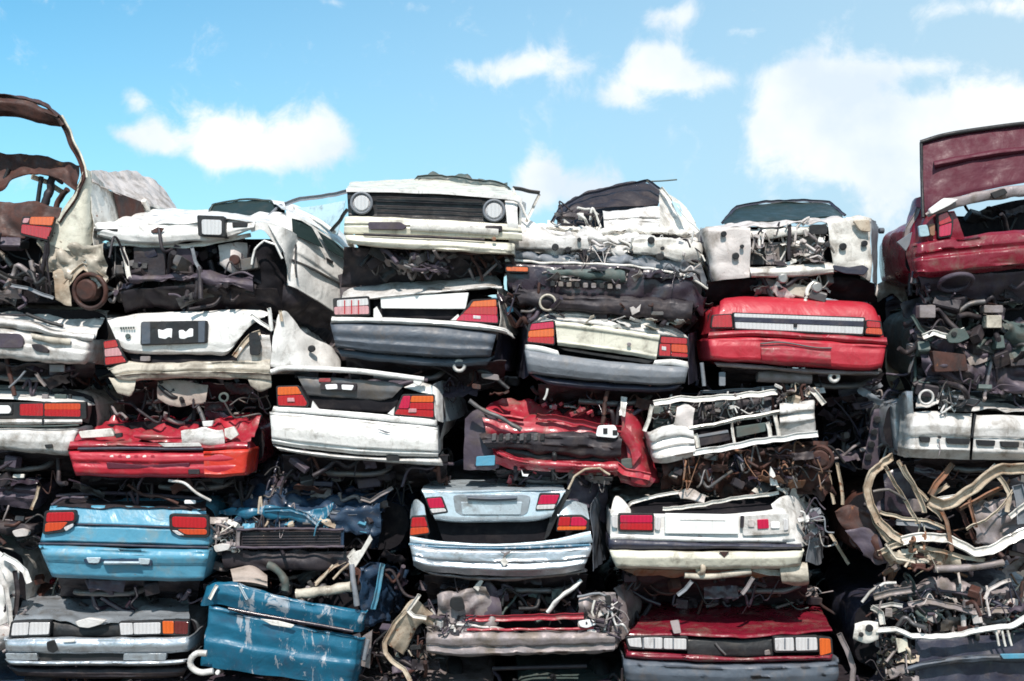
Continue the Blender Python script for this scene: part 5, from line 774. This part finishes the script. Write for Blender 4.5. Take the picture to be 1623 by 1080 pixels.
c.junk('wing_debris', 1270, 810, 1306, 860, .0, .4, 30, [silverw, purple, greyl, dark], .6); c.band('car_side', [(1284,850,.0),(1298,846,.5),(1308,840,1.2)], [(1278,890,.0),(1296,896,.5),(1306,884,1.2)], greyl, HOOD, dent=.03, d=.02)
c.band('bumper_strip', [(966,852),(1040,855),(1100,858),(1200,861),(1270,861)], [(966,872),(1040,872),(1100,872),(1200,872),(1272,872)], navy, BUMP, d=-.05, wl=.4, dent=.006); c.band('bumper_chrome', [(968,846),(1040,849),(1120,852),(1240,853)], [(967,856),(1040,857),(1120,859),(1240,860)], white, FLAT, d=-.075, dent=.003)
c.band('bumper', [(967,872),(1040,873),(1100,874),(1200,874),(1274,872)], [(978,902),(1040,902),(1100,903),(1200,902),(1268,900)], cream, [(0,.0),(.1,-.05),(.4,-.07),(.85,-.04),(1,.04)], d=-.06, wl=.5, wr=.6, dent=.01); c.slab('bumper_notch', [(1140,875),(1156,875),(1148,885)], brown, -.135, .02)
c.band('valance', [(985,902),(1100,903),(1270,900)], [(1010,916,.1),(1100,914,.1),(1262,914,.1)], rusty, FLAT, dent=.03, crease=1); c.ring('towing_eye', 1110, 900, .05, .022, bone, -.05, (1, .4, 0)); c.tube('exhaust', [(1085,912),(1120,914),(1160,910),(1190,906)], .03, beige, n=10, d=-.03); c.band('silencer', [(1236,896),(1260,890),(1280,892)], [(1240,926),(1260,928),(1282,926)], beige, BUMP, dent=.02); c.beam('bracket', [(1192,902),(1220,908),(1240,910)], .05, beige); c.beam('rod', [(1096,922),(1086,934),(1074,944)], .035, greyl, d=-.05); c.beam('rod', [(1194,916),(1186,930),(1176,942)], .035, greyp, d=-.05)
under(c, 985, 1290, 906, 960, .2, 60)
# --- 25 rusty twisted frame
c = Car('wrecked_car', 'twisted cream and rust stripped body frame without any panels at the right edge', -.3, (1520, 900))
F = [('roof_rail', [(1414,724,.3),(1396,736,.15),(1382,750,.0),(1374,772,.0),(1378,800,.0),(1392,826,.0),(1412,846,.0),(1434,858,.0)], .075, bone), ('roof_rail', [(1378,796,.05),(1388,830,.05),(1402,852,.05),(1422,866,.05)], .05, bone),
 ('door_pillar', [(1424,730,.0),(1436,752,.0),(1452,776,.0),(1470,794,.0)], .06, bone), ('door_pillar', [(1432,738,-.02),(1444,762,-.02),(1458,790,-.02),(1466,812,-.02)], .045, bone), ('door_pillar', [(1510,734,.1),(1498,752,.05),(1484,768,.0),(1474,784,.0)], .055, rusty), ('seat_rail', [(1502,768,.1),(1490,778,.1),(1476,786,.1)], .04, bone),
 ('sill', [(1474,792,.0),(1494,800,-.05),(1514,794,-.05),(1544,772,-.05),(1568,752,-.05),(1590,742,-.05),(1640,744,-.05),(1760,760,-.05)], .10, bone), ('sill', [(1520,806,.0),(1550,792,.0),(1580,776,.0),(1600,765,.1)], .05, rusty),
 ('cross_member', [(1430,858,-.02),(1460,852,-.05),(1500,854,-.05),(1522,864,-.05),(1544,876,-.05),(1570,874,-.05),(1600,856,-.05),(1640,838,-.05),(1760,810,-.05)], .085, white2), ('cross_member', [(1490,806,.0),(1500,826,-.02),(1506,850,-.04),(1508,872,-.04)], .085, rusty), ('floor_rail', [(1420,828,.1),(1450,830,.1),(1490,836,.1)], .05, greyl), ('floor_rail', [(1470,800,.0),(1484,812,.0),(1494,824,.0)], .04, bone),
 ('door_frame', [(1390,830,.0),(1400,848,.0),(1410,858,.0)], .04, bone), ('sill_end', [(1392,876,.0),(1420,864,.0),(1440,858,.0)], .05, bone), ('brace', [(1560,800,.1),(1584,816,.1),(1600,806,.1)], .05, greyl), ('brace', [(1612,770,.0),(1618,800,.0),(1620,830,.0)], .10, greyl), ('brace', [(1520,800,.1),(1530,826,.1),(1546,856,.1)], .04, brown)]
for n_, q, w_, m_ in F: c.beam(n_, q, w_, m_, dent=.016)
c.band('floor_pan', [(1400,752,.35),(1430,744,.35),(1460,790,.35)], [(1404,810,.3),(1440,818,.3),(1466,816,.3)], darkp, FLAT, dent=.04, crease=.7); c.band('torn_floor', [(1540,800,.15),(1580,790,.15),(1640,780,.2),(1750,780,.2)], [(1548,862,.1),(1580,866,.1),(1620,850,.15),(1750,810,.2)], greyp, FLAT, dent=.07, crease=1.4, sc=4.5)
c.band('torn_skirt', [(1388,872),(1430,876),(1470,872),(1520,880)], [(1410,896,.1),(1440,892,.1),(1470,894,.1),(1520,900,.1)], bone, FLAT, dent=.05, crease=1.3, sc=5); c.junk('hanging_bits', 1440, 850, 1480, 905, -.08, .1, 22, [bone, rusty, beige, brown], .7); c.junk('floor_debris', 1390, 800, 1640, 900, .25, .8, 130, [brown, dark, purple, greyp, rusty], 1.1)
c.tube('exhaust', [(1480,902,.0),(1530,900,.0),(1590,892,.0)], .035, greyp, n=10); c.band('door_skin', [(1322,810,.2),(1350,800,.2),(1382,816,.1)], [(1342,846,.2),(1372,880,.1),(1400,890,.0)], brown, FLAT, dent=.05, crease=1); c.band('wing_scrap', [(1340,842,.1),(1370,836,.1),(1390,850,.1)], [(1370,880,.1),(1390,896,.1),(1410,892,.1)], purple, FLAT, d=-.02, dent=.04, crease=1)
c.shell(1380, 1760, 790, 905, brown, L=3., d=.75, roof=0, bend=1.)
for q, w_, m_ in (([(1402,738),(1420,770),(1440,800),(1452,830)], .035, bone), ([(1396,812),(1430,822),(1470,826),(1500,838)], .03, bone), ([(1486,792),(1520,786),(1552,760),(1580,738)], .035, white2), ([(1530,838),(1560,826),(1590,800),(1606,776)], .03, bone), ([(1450,866),(1486,872),(1530,884),(1560,888)], .035, bone), ([(1404,862),(1420,884),(1450,892)], .03, beige), ([(1580,752),(1600,780),(1596,812)], .04, bone), ([(1540,770),(1536,800),(1548,836)], .03, rusty), ([(1384,780),(1410,776),(1436,792)], .025, steel), ([(1600,820),(1625,800),(1680,790)], .05, white2)): c.beam('torn_member', q, w_, m_, d=-.02, dent=.02)
# ================================================================== BOTTOM ROW
# --- 26 left edge
c = Car('wrecked_car', 'white torn car corner cut by the left edge, left of the silver front', -.1, (0, 1000))
c.shell(-200, 10, 880, 1050, white2, L=3.2, d=.4, roof=0); c.band('front_wing', [(-120,875),(-20,868),(8,880),(30,900,.1)], [(-120,990),(-20,992),(8,985),(22,975,.1)], white, FLAT, dent=.04, crease=1.1)
c.beam('wing_flange', [(4,880),(24,892),(40,906),(48,924)], .05, white, d=-.06); c.beam('wing_flange', [(-4,900),(8,930),(14,960),(16,990)], .045, silverw, d=-.08); c.beam('pillar', [(24,905),(28,940),(24,975)], .04, dark, d=-.02)
c.band('bumper', [(-120,990),(-20,990),(24,986)], [(-120,1030),(-20,1030),(10,1024)], primer, BUMP, dent=.03, crease=1); c.junk('front_debris', -60, 960, 30, 1040, -.1, .2, 40, [dark, primer, greyp, crim])
# --- 27 silver front
c = Car('wrecked_car', 'silver car front with clear headlights and orange indicator in bottom left corner', -.25, (150, 1060))
c.shell(10, 300, 985, 1060, silver, L=3.4, d=.3, roof=0); c.band('roof', [(50,925,2.),(150,915,2.2),(270,925,2.)], [(45,950,1.1),(150,940,1.2),(290,950,1.1)], dark, HOOD, dent=.05, crease=1)
c.band('bonnet', [(46,934,1.),(120,926,1.1),(200,925,1.1),(298,934,1.)], [(22,983,.0),(90,982,-.02),(135,990,-.03),(190,986,-.02),(300,978,.0)], silver, [(0,0),(.5,-.01),(.9,0),(1,.04)], dent=.03, crease=.9)
c.slab('bonnet_fold', [(118,986),(140,980),(168,984),(160,990),(140,996),(124,994)], silverw, -.05, .05, rnd=3)
c.light('headlight', [(18,986),(80,985),(78,1008),(14,1010)], [([(20,988),(46,987),(44,1007),(17,1008)], lwh), ([(47,987),(79,987),(77,1006),(45,1007)], lwh)], d=-.03); c.light('headlight', [(188,987),(256,985),(256,1006),(190,1008)], [([(189,988),(210,988),(211,1006),(191,1007)], lwh), ([(211,988),(254,987),(254,1005),(212,1006)], lwh)], d=-.04); c.light('indicator', [(256,984),(300,984),(298,1008),(257,1006)], [([(257,985),(275,985),(275,1005),(258,1005)], lor), ([(276,985),(298,986),(297,1006),(276,1005)], ldk)], d=-.035)
c.band('grille_surround', [(80,984,.05),(135,990,.05),(190,986,.05)], [(84,1010,.03),(135,1010,.03),(192,1010,.03)], black, FLAT, dent=.004)
c.band('bumper', [(6,1012),(80,1010),(180,1010),(256,1010),(300,1008)], [(8,1034),(80,1036),(180,1036),(256,1036),(298,1034)], silver, [(0,.02),(.12,-.05),(.5,-.08),(.9,-.06),(1,-.02)], d=-.06, wl=.5, wr=.6, dent=.01); c.band('bumper', [(8,1046),(80,1047),(180,1047),(256,1046),(298,1044)], [(16,1054),(80,1056),(180,1056),(256,1056),(292,1054)], silver, BUMP, d=-.08, wl=.4, wr=.5, dent=.008); c.slab('bumper_corner', [(8,1036),(58,1036),(60,1047),(10,1046)], silver, -.11, .05, rnd=2); c.slab('bumper_corner', [(196,1036),(264,1036),(262,1047),(195,1047)], silver, -.11, .05, rnd=2); c.slab('air_slot', [(54,1035),(200,1036),(198,1049),(58,1048)], black, -.07, .05); c.slab('plate_bracket_hole', [(73,1018),(86,1014),(92,1030),(84,1036),(75,1032)], black, -.155, .01, rnd=3); c.slab('scratch_mark', [(98,1014),(120,1013),(118,1018),(100,1019)], white2, -.155, .006, rnd=2)
c.band('bumper_lip', [(16,1056),(150,1058),(292,1056)], [(30,1072),(150,1076),(284,1074)], dark, BUMP, dent=.01, wl=.4, wr=.5); c.junk('crushed_windscreen', 60, 915, 290, 945, .7, 1.3, 60, [dark, navy, brown, green, crim])
for x in (45, 270): c.wheel(x, 1090, .85)
# --- 28 blue tailgate
c = Car('wrecked_car', 'scraped blue car with open rear, its panel tilted down to the right', -.3, (450, 1070))
c.shell(330, 600, 960, 1075, blued2, L=3.2, d=.5, roof=0)
c.band('upper_panel', [(326,930,.05),(345,922),(375,924),(415,936),(450,945),(520,958),(582,968,.05)], [(316,960,.05),(345,958),(375,964),(415,972),(450,980),(520,992),(572,1002,.05)], blued, [(0,.06),(.1,-.01),(.5,-.03),(1,.02)], wl=.4, wr=.5, dent=.02, crease=.6)
c.tube('panel_gap', [(362,965),(420,976),(500,990),(560,1001)], .016, darkp, d=-.03)
c.band('tailgate', [(328,960),(362,966),(420,980),(500,996),(560,1006),(578,1010,.05)], [(316,1056),(360,1062),(420,1070),(500,1080),(550,1084),(566,1082,.05)], blued, [(0,.02),(.05,-.02),(.3,-.03),(.5,-.01),(.6,-.03),(1,.03)], wl=.3, wr=.5, dent=.02, crease=.5); c.slab('scratch_mark', [(412,981),(440,984),(467,991),(462,996),(430,991)], white2, -.075, .006, rnd=2)
c.beam('torn_flange', [(344,928),(336,942),(332,950)], .03, white2, d=-.06); c.beam('torn_flange', [(378,926),(386,940),(392,950)], .03, silverb, d=-.06)
c.band('seat_back', [(366,904,.2),(395,898,.2),(424,910,.2)], [(370,926,.1),(395,928,.1),(424,934,.1)], fabric, BUMP, dent=.02); c.tube('seat_belt_reel', [(424,896,.2),(440,902,.2),(450,920,.2),(452,936,.2)], .04, green, dent=.02); c.tube('roof_rail', [(470,942,.15),(520,936,.15),(556,930,.15)], .05, beige, n=10, dent=.01); c.beam('rod', [(500,925,.2),(530,898,.3),(548,890,.3)], .03, bone)
c.junk('cabin_debris', 335, 880, 560, 955, .3, 1., 90, [dark, black, brown, steel, greyp, purple]); c.tube('hinge_strut', [(558,896,.05),(560,925,.0),(566,960,.0)], .028, greyl, n=6, dent=.01)
c.band('car_side', [(575,900,.15),(600,890,.4),(645,905,1.)], [(570,1000,.1),(605,985,.4),(640,965,1.)], blued2, FLAT, dent=.06, crease=1.2, sc=4.5); c.beam('pillar', [(606,895,.2),(600,930,.2),(592,965,.2)], .05, blue, dent=.02); c.slab('lower_side_scrap', [(574,1010),(590,1000),(586,1060),(572,1056)], greyp, .1, .05)
c.tube('towing_hook', [(338,1064),(318,1066),(304,1058),(302,1046),(312,1036),(328,1036)], .03, silverw, d=-.12, n=10); c.disc('bolt', 345, 1066, .02, .04, white, -.12); c.tube('bolt_strap', [(577,1046),(580,1030),(584,1014)], .02, greyl, d=.0)
c.junk('suspension', 560, 990, 660, 1080, .1, .6, 60, DK)
c.wheel(345, 1095, .9); c.wheel(560, 1100, .9)
# --- 29 grey-pink wreck
c = Car('wrecked_car', 'grey-pink stripped car front with empty lamp holders and one loose white strut', -.2, (830, 1040))
c.shell(686, 990, 985, 1050, purple, L=3.3, d=.4, roof=0)
c.band('bumper', [(676,1002),(740,1000),(850,1002),(960,1000),(980,998)], [(676,1036),(740,1040),(850,1038),(960,1034),(980,1030)], greyp, [(0,.03),(.1,-.03),(.3,-.06),(.55,-.05),(.6,-.02),(.9,-.04),(1,.04)], d=-.04, wl=.4, wr=.4, dent=.025, crease=.8); c.tube('paint_line', [(740,999),(830,998),(940,996)], .014, crim, d=-.06, dent=.01)
c.beam('slam_panel', [(738,980),(800,980),(860,978),(925,976)], .055, crim, d=-.02, dent=.012); c.band('lamp_holder', [(694,945),(712,936),(745,934),(770,930)], [(690,1000),(712,1002),(740,1000),(790,990)], greyp, FLAT, dent=.05, crease=1.4, sc=5); c.slab('lamp_hole', [(714,948),(732,946),(738,966),(724,970),(712,962)], black, -.1, .03, rnd=5)
c.band('strut_tower', [(755,935,.1),(775,920,.1),(790,935,.1)], [(760,975,.0),(778,985,.0),(795,985,.0)], purple, FLAT, dent=.04, crease=1.2); c.slab('torn_flap', [(750,932),(762,918),(766,922),(758,938)], white2, -.03, .04)
c.tube('loose_strut', [(868,970,.0),(885,950,-.02),(905,935,-.02),(922,920,.0)], .042, white, n=6, flat=.5, dent=.01, label='loose white strut'); c.band('lamp_holder', [(918,945),(945,940),(975,938)], [(915,1000),(945,1000),(985,998)], greyp, FLAT, dent=.06, crease=1.4, sc=5); c.beam('lamp_frame', [(915,946),(935,942),(950,940),(962,945)], .02, greyl, d=-.05); c.slab('lamp_scrap', [(916,986),(938,982),(946,990),(930,996),(920,994)], pwhite, -.1, .03, rnd=3); c.slab('lamp_hole', [(958,945),(968,944),(970,958),(962,960)], black, -.11, .03, rnd=3); c.beam('lamp_frame', [(942,952),(938,970),(942,984)], .02, white2, d=-.06)
c.junk('lamp_debris', 690, 975, 745, 1005, -.1, .05, 40, [greyp, silverw, purple, dark], .6); c.junk('lamp_debris', 935, 950, 985, 1005, -.1, .05, 50, [greyp, silverw, purple, dark], .6); c.junk('engine', 760, 940, 920, 980, .1, .5, 70, [dark, brown, green, black, purple], .9); c.beam('radiator_rail', [(720,990),(770,994),(800,998)], .02, silverw, d=-.04)
c.band('front_wing', [(970,935,.2),(990,925,.4),(1005,920,.8)], [(985,1020,.1),(998,1000,.4),(1008,980,.8)], greyp, FLAT, dent=.05, crease=1.2); c.tube('undertray', [(780,1060,.1),(850,1058,.1),(930,1056,.1)], .02, dark)
c.band('arch_liner', [(612,1020,.0),(640,965,-.02),(660,950,-.02),(690,975,.05)], [(640,1040,.1),(655,1010,.1),(668,990,.1),(690,1010,.1)], bone, FLAT, dent=.03, crease=.7, d=-.05, label='torn beige wheel arch liner'); c.beam('arch_flange', [(664,942),(655,958),(646,968),(656,976),(676,980)], .035, white2, d=-.1); c.beam('arch_flange', [(644,968),(624,990),(610,1018),(610,1034),(622,1048),(640,1062),(650,1080)], .04, bone, d=-.08)
c.junk('wing_debris', 625, 990, 680, 1070, .05, .3, 22, [brown, dark, black, beige]); c.wheel(720, 1085, .8); c.wheel(950, 1085, .8)
# --- 30 maroon front
c = Car('wrecked_car', 'maroon car front with clear rectangular headlights and dented bonnet', -.28, (1160, 1075))
c.shell(1000, 1326, 1010, 1085, maroon, L=3.4, d=.3, roof=0)
c.band('bonnet', [(1030,956,1.1),(1100,946,1.2),(1200,950,1.2),(1300,962,1.1)], [(996,1008,.0),(1080,1007,-.03),(1170,1011,-.04),(1240,1006,-.03),(1320,1000,.0)], maroon, [(0,0),(.5,-.01),(.85,-.0),(.93,-.02),(1,.04)], dent=.022, crease=.5); c.slab('bonnet_scar', [(1062,985,.1),(1076,983,.1),(1080,1004,-.02),(1068,1005,-.02)], greyp, -.05, .02, rnd=2)
c.light('headlight', [(992,1010),(1090,1010),(1090,1031),(996,1028)], [([(994,1013),(1016,1011),(1018,1027),(998,1025)], lwh), ([(1020,1011),(1050,1011),(1050,1029),(1021,1028)], lwh), ([(1052,1012),(1088,1013),(1088,1030),(1052,1029)], lwh)], d=-.04); c.light('headlight', [(1226,1010),(1297,1009),(1298,1033),(1228,1034)], [([(1228,1012),(1258,1011),(1259,1032),(1229,1032)], lwh), ([(1261,1011),(1295,1011),(1296,1031),(1262,1032)], lwh)], d=-.04); c.light('indicator', [(1298,1010),(1318,1012),(1320,1036),(1300,1042)], [([(1299,1012),(1316,1013),(1318,1035),(1300,1040)], lor)], d=-.035)
for x in (1018.5, 1036, 1066, 1243, 1280): c.slab('lamp_rib', [(x,1012),(x+2.5,1012),(x+2.5,1029),(x,1029)], greyl, -.055, .01)
c.band('grille_surround', [(1090,1012,.05),(1150,1014,.05),(1226,1011,.05)], [(1090,1040,.03),(1150,1042,.03),(1226,1040,.03)], black, FLAT, dent=.004); c.beam('grille_scrap', [(1134,1020),(1142,1030),(1150,1038)], .02, steel, d=.02); c.slab('grille_scrap', [(1212,1032),(1220,1030),(1222,1038),(1212,1039)], greyp, -.03, .02, rnd=2)
c.band('nose_strip', [(996,1032),(1090,1036),(1170,1042),(1250,1040),(1320,1038)], [(994,1044),(1090,1048),(1170,1050),(1250,1048),(1318,1047)], maroon, BUMP, d=-.05, wl=.4, wr=.5, dent=.012); c.band('bumper', [(990,1045),(1080,1048),(1170,1052),(1260,1050),(1330,1046)], [(994,1085),(1080,1090),(1170,1092),(1260,1090),(1326,1086)], greyb, BUMP, d=-.07, wl=.5, wr=.5, dent=.022, crease=.6)
c.junk('crushed_windscreen', 1040, 935, 1300, 962, .8, 1.5, 80, [dark, green, greyp, brown, maroon, primer]); c.band('roof', [(1040,925,2.),(1170,915,2.2),(1290,925,2.)], [(1040,950,1.3),(1170,945,1.4),(1300,955,1.3)], greyp, HOOD, dent=.06, crease=1.2)
c.beam('wing_scrap', [(1330,1005,.1),(1342,1030,.1),(1352,1060,.1),(1350,1085,.1)], .05, greyp); c.wheel(1045, 1105, .85); c.wheel(1285, 1105, .85)
# --- 31 right bottom wreck
c = Car('wrecked_car', 'gutted dark car with long white front bar in bottom right corner', -.3, (1540, 1070))
c.shell(1380, 1760, 965, 1090, navy, L=3.3, d=.5, roof=0, bend=.8)
c.beam('front_bar', [(1388,1000),(1420,1000),(1445,1008),(1480,1010),(1520,1006),(1560,998),(1600,994),(1640,974),(1760,950)], .055, white, d=-.08, dent=.02)
h = c.band('end_plate', [(1355,990),(1372,984),(1392,986)], [(1352,1012),(1372,1020),(1392,1014)], white2, FLAT, d=-.08, dent=.015); c.disc('hole', 1378, 996, .035, .02, black, -.115, par=h); c.disc('hole', 1365, 1006, .022, .02, black, -.115, par=h)
c.beam('inner_bar', [(1382,962),(1396,972),(1400,990)], .05, white2, d=-.04); c.beam('inner_bar', [(1380,964),(1410,958),(1430,960)], .035, silverw, d=-.0); c.band('bonnet_frame', [(1385,930,.4),(1440,920,.5),(1560,925,.5),(1640,930,.5)], [(1388,948,.3),(1440,950,.3),(1560,965,.3),(1640,975,.3)], greyp, FLAT, dent=.08, crease=1.5, sc=4); c.beam('bonnet_frame', [(1366,955),(1380,938),(1400,926),(1420,924)], .025, silverw, d=.05); c.beam('bonnet_frame', [(1385,946),(1410,940),(1445,934)], .06, greyp, d=.0); c.beam('engine_bar', [(1440,960),(1470,954),(1510,962),(1540,970),(1600,968)], .06, greyp, d=.05)
c.beam('bonnet_prop', [(1560,950,.0),(1568,935,.0),(1585,925,.0),(1602,920,.0)], .03, primer)
c.junk('engine', 1395, 935, 1640, 1000, .0, .4, 230, [greyp, dark, navy, primer, steel, green, brown, purple], .9); c.junk('front_debris', 1395, 1010, 1450, 1080, -.08, .2, 45, [bone, dark, greyp, purple, black], .8)
c.band('bumper', [(1440,1056),(1490,1042),(1560,1036),(1640,1034),(1760,1034)], [(1436,1066),(1490,1056),(1560,1050),(1640,1050),(1760,1050)], greyb, BUMP, d=-.06, dent=.02, crease=.6); c.slab('painted_patch', [(1585,1037),(1640,1036),(1640,1044),(1590,1045)], blue, -.125, .01, rnd=2); c.band('lower_panel', [(1450,1012,.1),(1560,1008,.1),(1640,1000,.1),(1760,990,.1)], [(1450,1095),(1560,1095),(1640,1090),(1760,1090)], navy, FLAT, dent=.03, crease=.6)
for x in (1578, 1588, 1597): c.beam('hanging_clip', [(x,1000),(x+3,1012),(x+6,1024)], .02, white2, d=-.08)
c.slab('yellow_tag', [(1420,1012),(1438,1014),(1440,1030),(1424,1036)], cream, -.06, .02, rnd=2); c.wheel(1440, 1110, .85)
# ================================================================== BETWEEN THE COLUMNS AND BEHIND
c = Car('wrecked_car', 'dark purple car jammed in the gap left of slotted silver-white bumper', .6, (1365, 720))
c.shell(1318, 1430, 640, 735, darkp, L=2.6, d=.3, roof=0); c.band('perforated_strut', [(1384,650),(1394,648),(1402,652)], [(1366,742),(1380,745),(1392,738)], purple, FLAT, d=-.3, dent=.02)
for i in range(4): c.disc('hole', 1390-i*4.5, 665+i*20, .035, .02, black, -.345)
c.beam('rod', [(1410,676),(1410,700),(1402,722),(1396,736)], .03, silverw, d=-.3); c.junk('debris', 1318, 615, 1420, 740, -.3, .3, 110, [darkp, dark, purple, navy, purple, greyp]); c.slab('paint_scrap', [(1350,640),(1382,636),(1386,646),(1356,650)], purple, -.3, .04, rnd=3)
for q in ([(1327,735),(1334,770),(1336,800)], [(1312,740),(1316,770),(1322,800)], [(1315,845),(1330,870),(1345,895)]): c.beam('rod', q, .03, bone, d=-.35)
c = Car('wrecked_car', 'torn white car with long curved pillar behind gap right of red car', 1.2, (1412, 600))
c.shell(1388, 1480, 462, 590, purple, L=2.5, d=.3, roof=0); c.band('quarter_panel', [(1382,460),(1400,444),(1418,440),(1436,450)], [(1390,478),(1405,470),(1424,474),(1440,482)], silverw, FLAT, d=-.1, dent=.06, crease=1.4, sc=4); c.band('seat_back', [(1404,474),(1420,468),(1438,478)], [(1406,530),(1420,536),(1438,534)], purple, BUMP, dent=.03)
c.beam('curved_pillar', [(1424,540),(1414,556),(1412,580),(1416,602),(1424,620)], .12, bone, d=-.2); c.beam('curved_pillar', [(1434,470),(1436,500),(1438,530),(1452,556)], .05, silverw, d=-.2)
# a second rank of flattened cars behind the first fills the gaps between them, and a course under the bottom row
BR = [('dark green', green), ('dark blue', blued2), ('dull black', dark), ('dull purple', purple), ('brown rusty', brown), ('grey', greyp), ('navy', navy)]
k = 0
place = ['leftmost', 'left of centre', 'central', 'right of centre', 'rightmost']
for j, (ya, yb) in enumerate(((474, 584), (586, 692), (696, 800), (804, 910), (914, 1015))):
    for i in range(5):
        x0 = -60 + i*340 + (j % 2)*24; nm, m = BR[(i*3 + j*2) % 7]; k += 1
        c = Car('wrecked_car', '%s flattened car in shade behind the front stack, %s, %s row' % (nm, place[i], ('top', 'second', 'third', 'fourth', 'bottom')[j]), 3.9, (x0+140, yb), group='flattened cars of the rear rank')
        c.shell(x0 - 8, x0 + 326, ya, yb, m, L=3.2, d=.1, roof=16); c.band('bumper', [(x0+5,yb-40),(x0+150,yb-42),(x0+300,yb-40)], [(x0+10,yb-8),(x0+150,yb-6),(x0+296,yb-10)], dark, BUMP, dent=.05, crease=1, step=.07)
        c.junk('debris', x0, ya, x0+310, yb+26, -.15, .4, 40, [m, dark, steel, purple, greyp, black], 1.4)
for i in range(6):
    x0 = -170 + i*330; nm, m = BR[(i*2+1) % 7]
    c = Car('wrecked_car', '%s flattened car on the dirt, %s from left' % (nm, ('first', 'second', 'third', 'fourth', 'fifth', 'sixth')[i]), -.1, (x0+150, 1145))
    c.shell(x0, x0+290, 1092, 1143, m, L=3.4, d=.2, roof=0); c.junk('debris', x0, 1070, x0+320, 1143, .0, .4, 70, DK, 1.3)
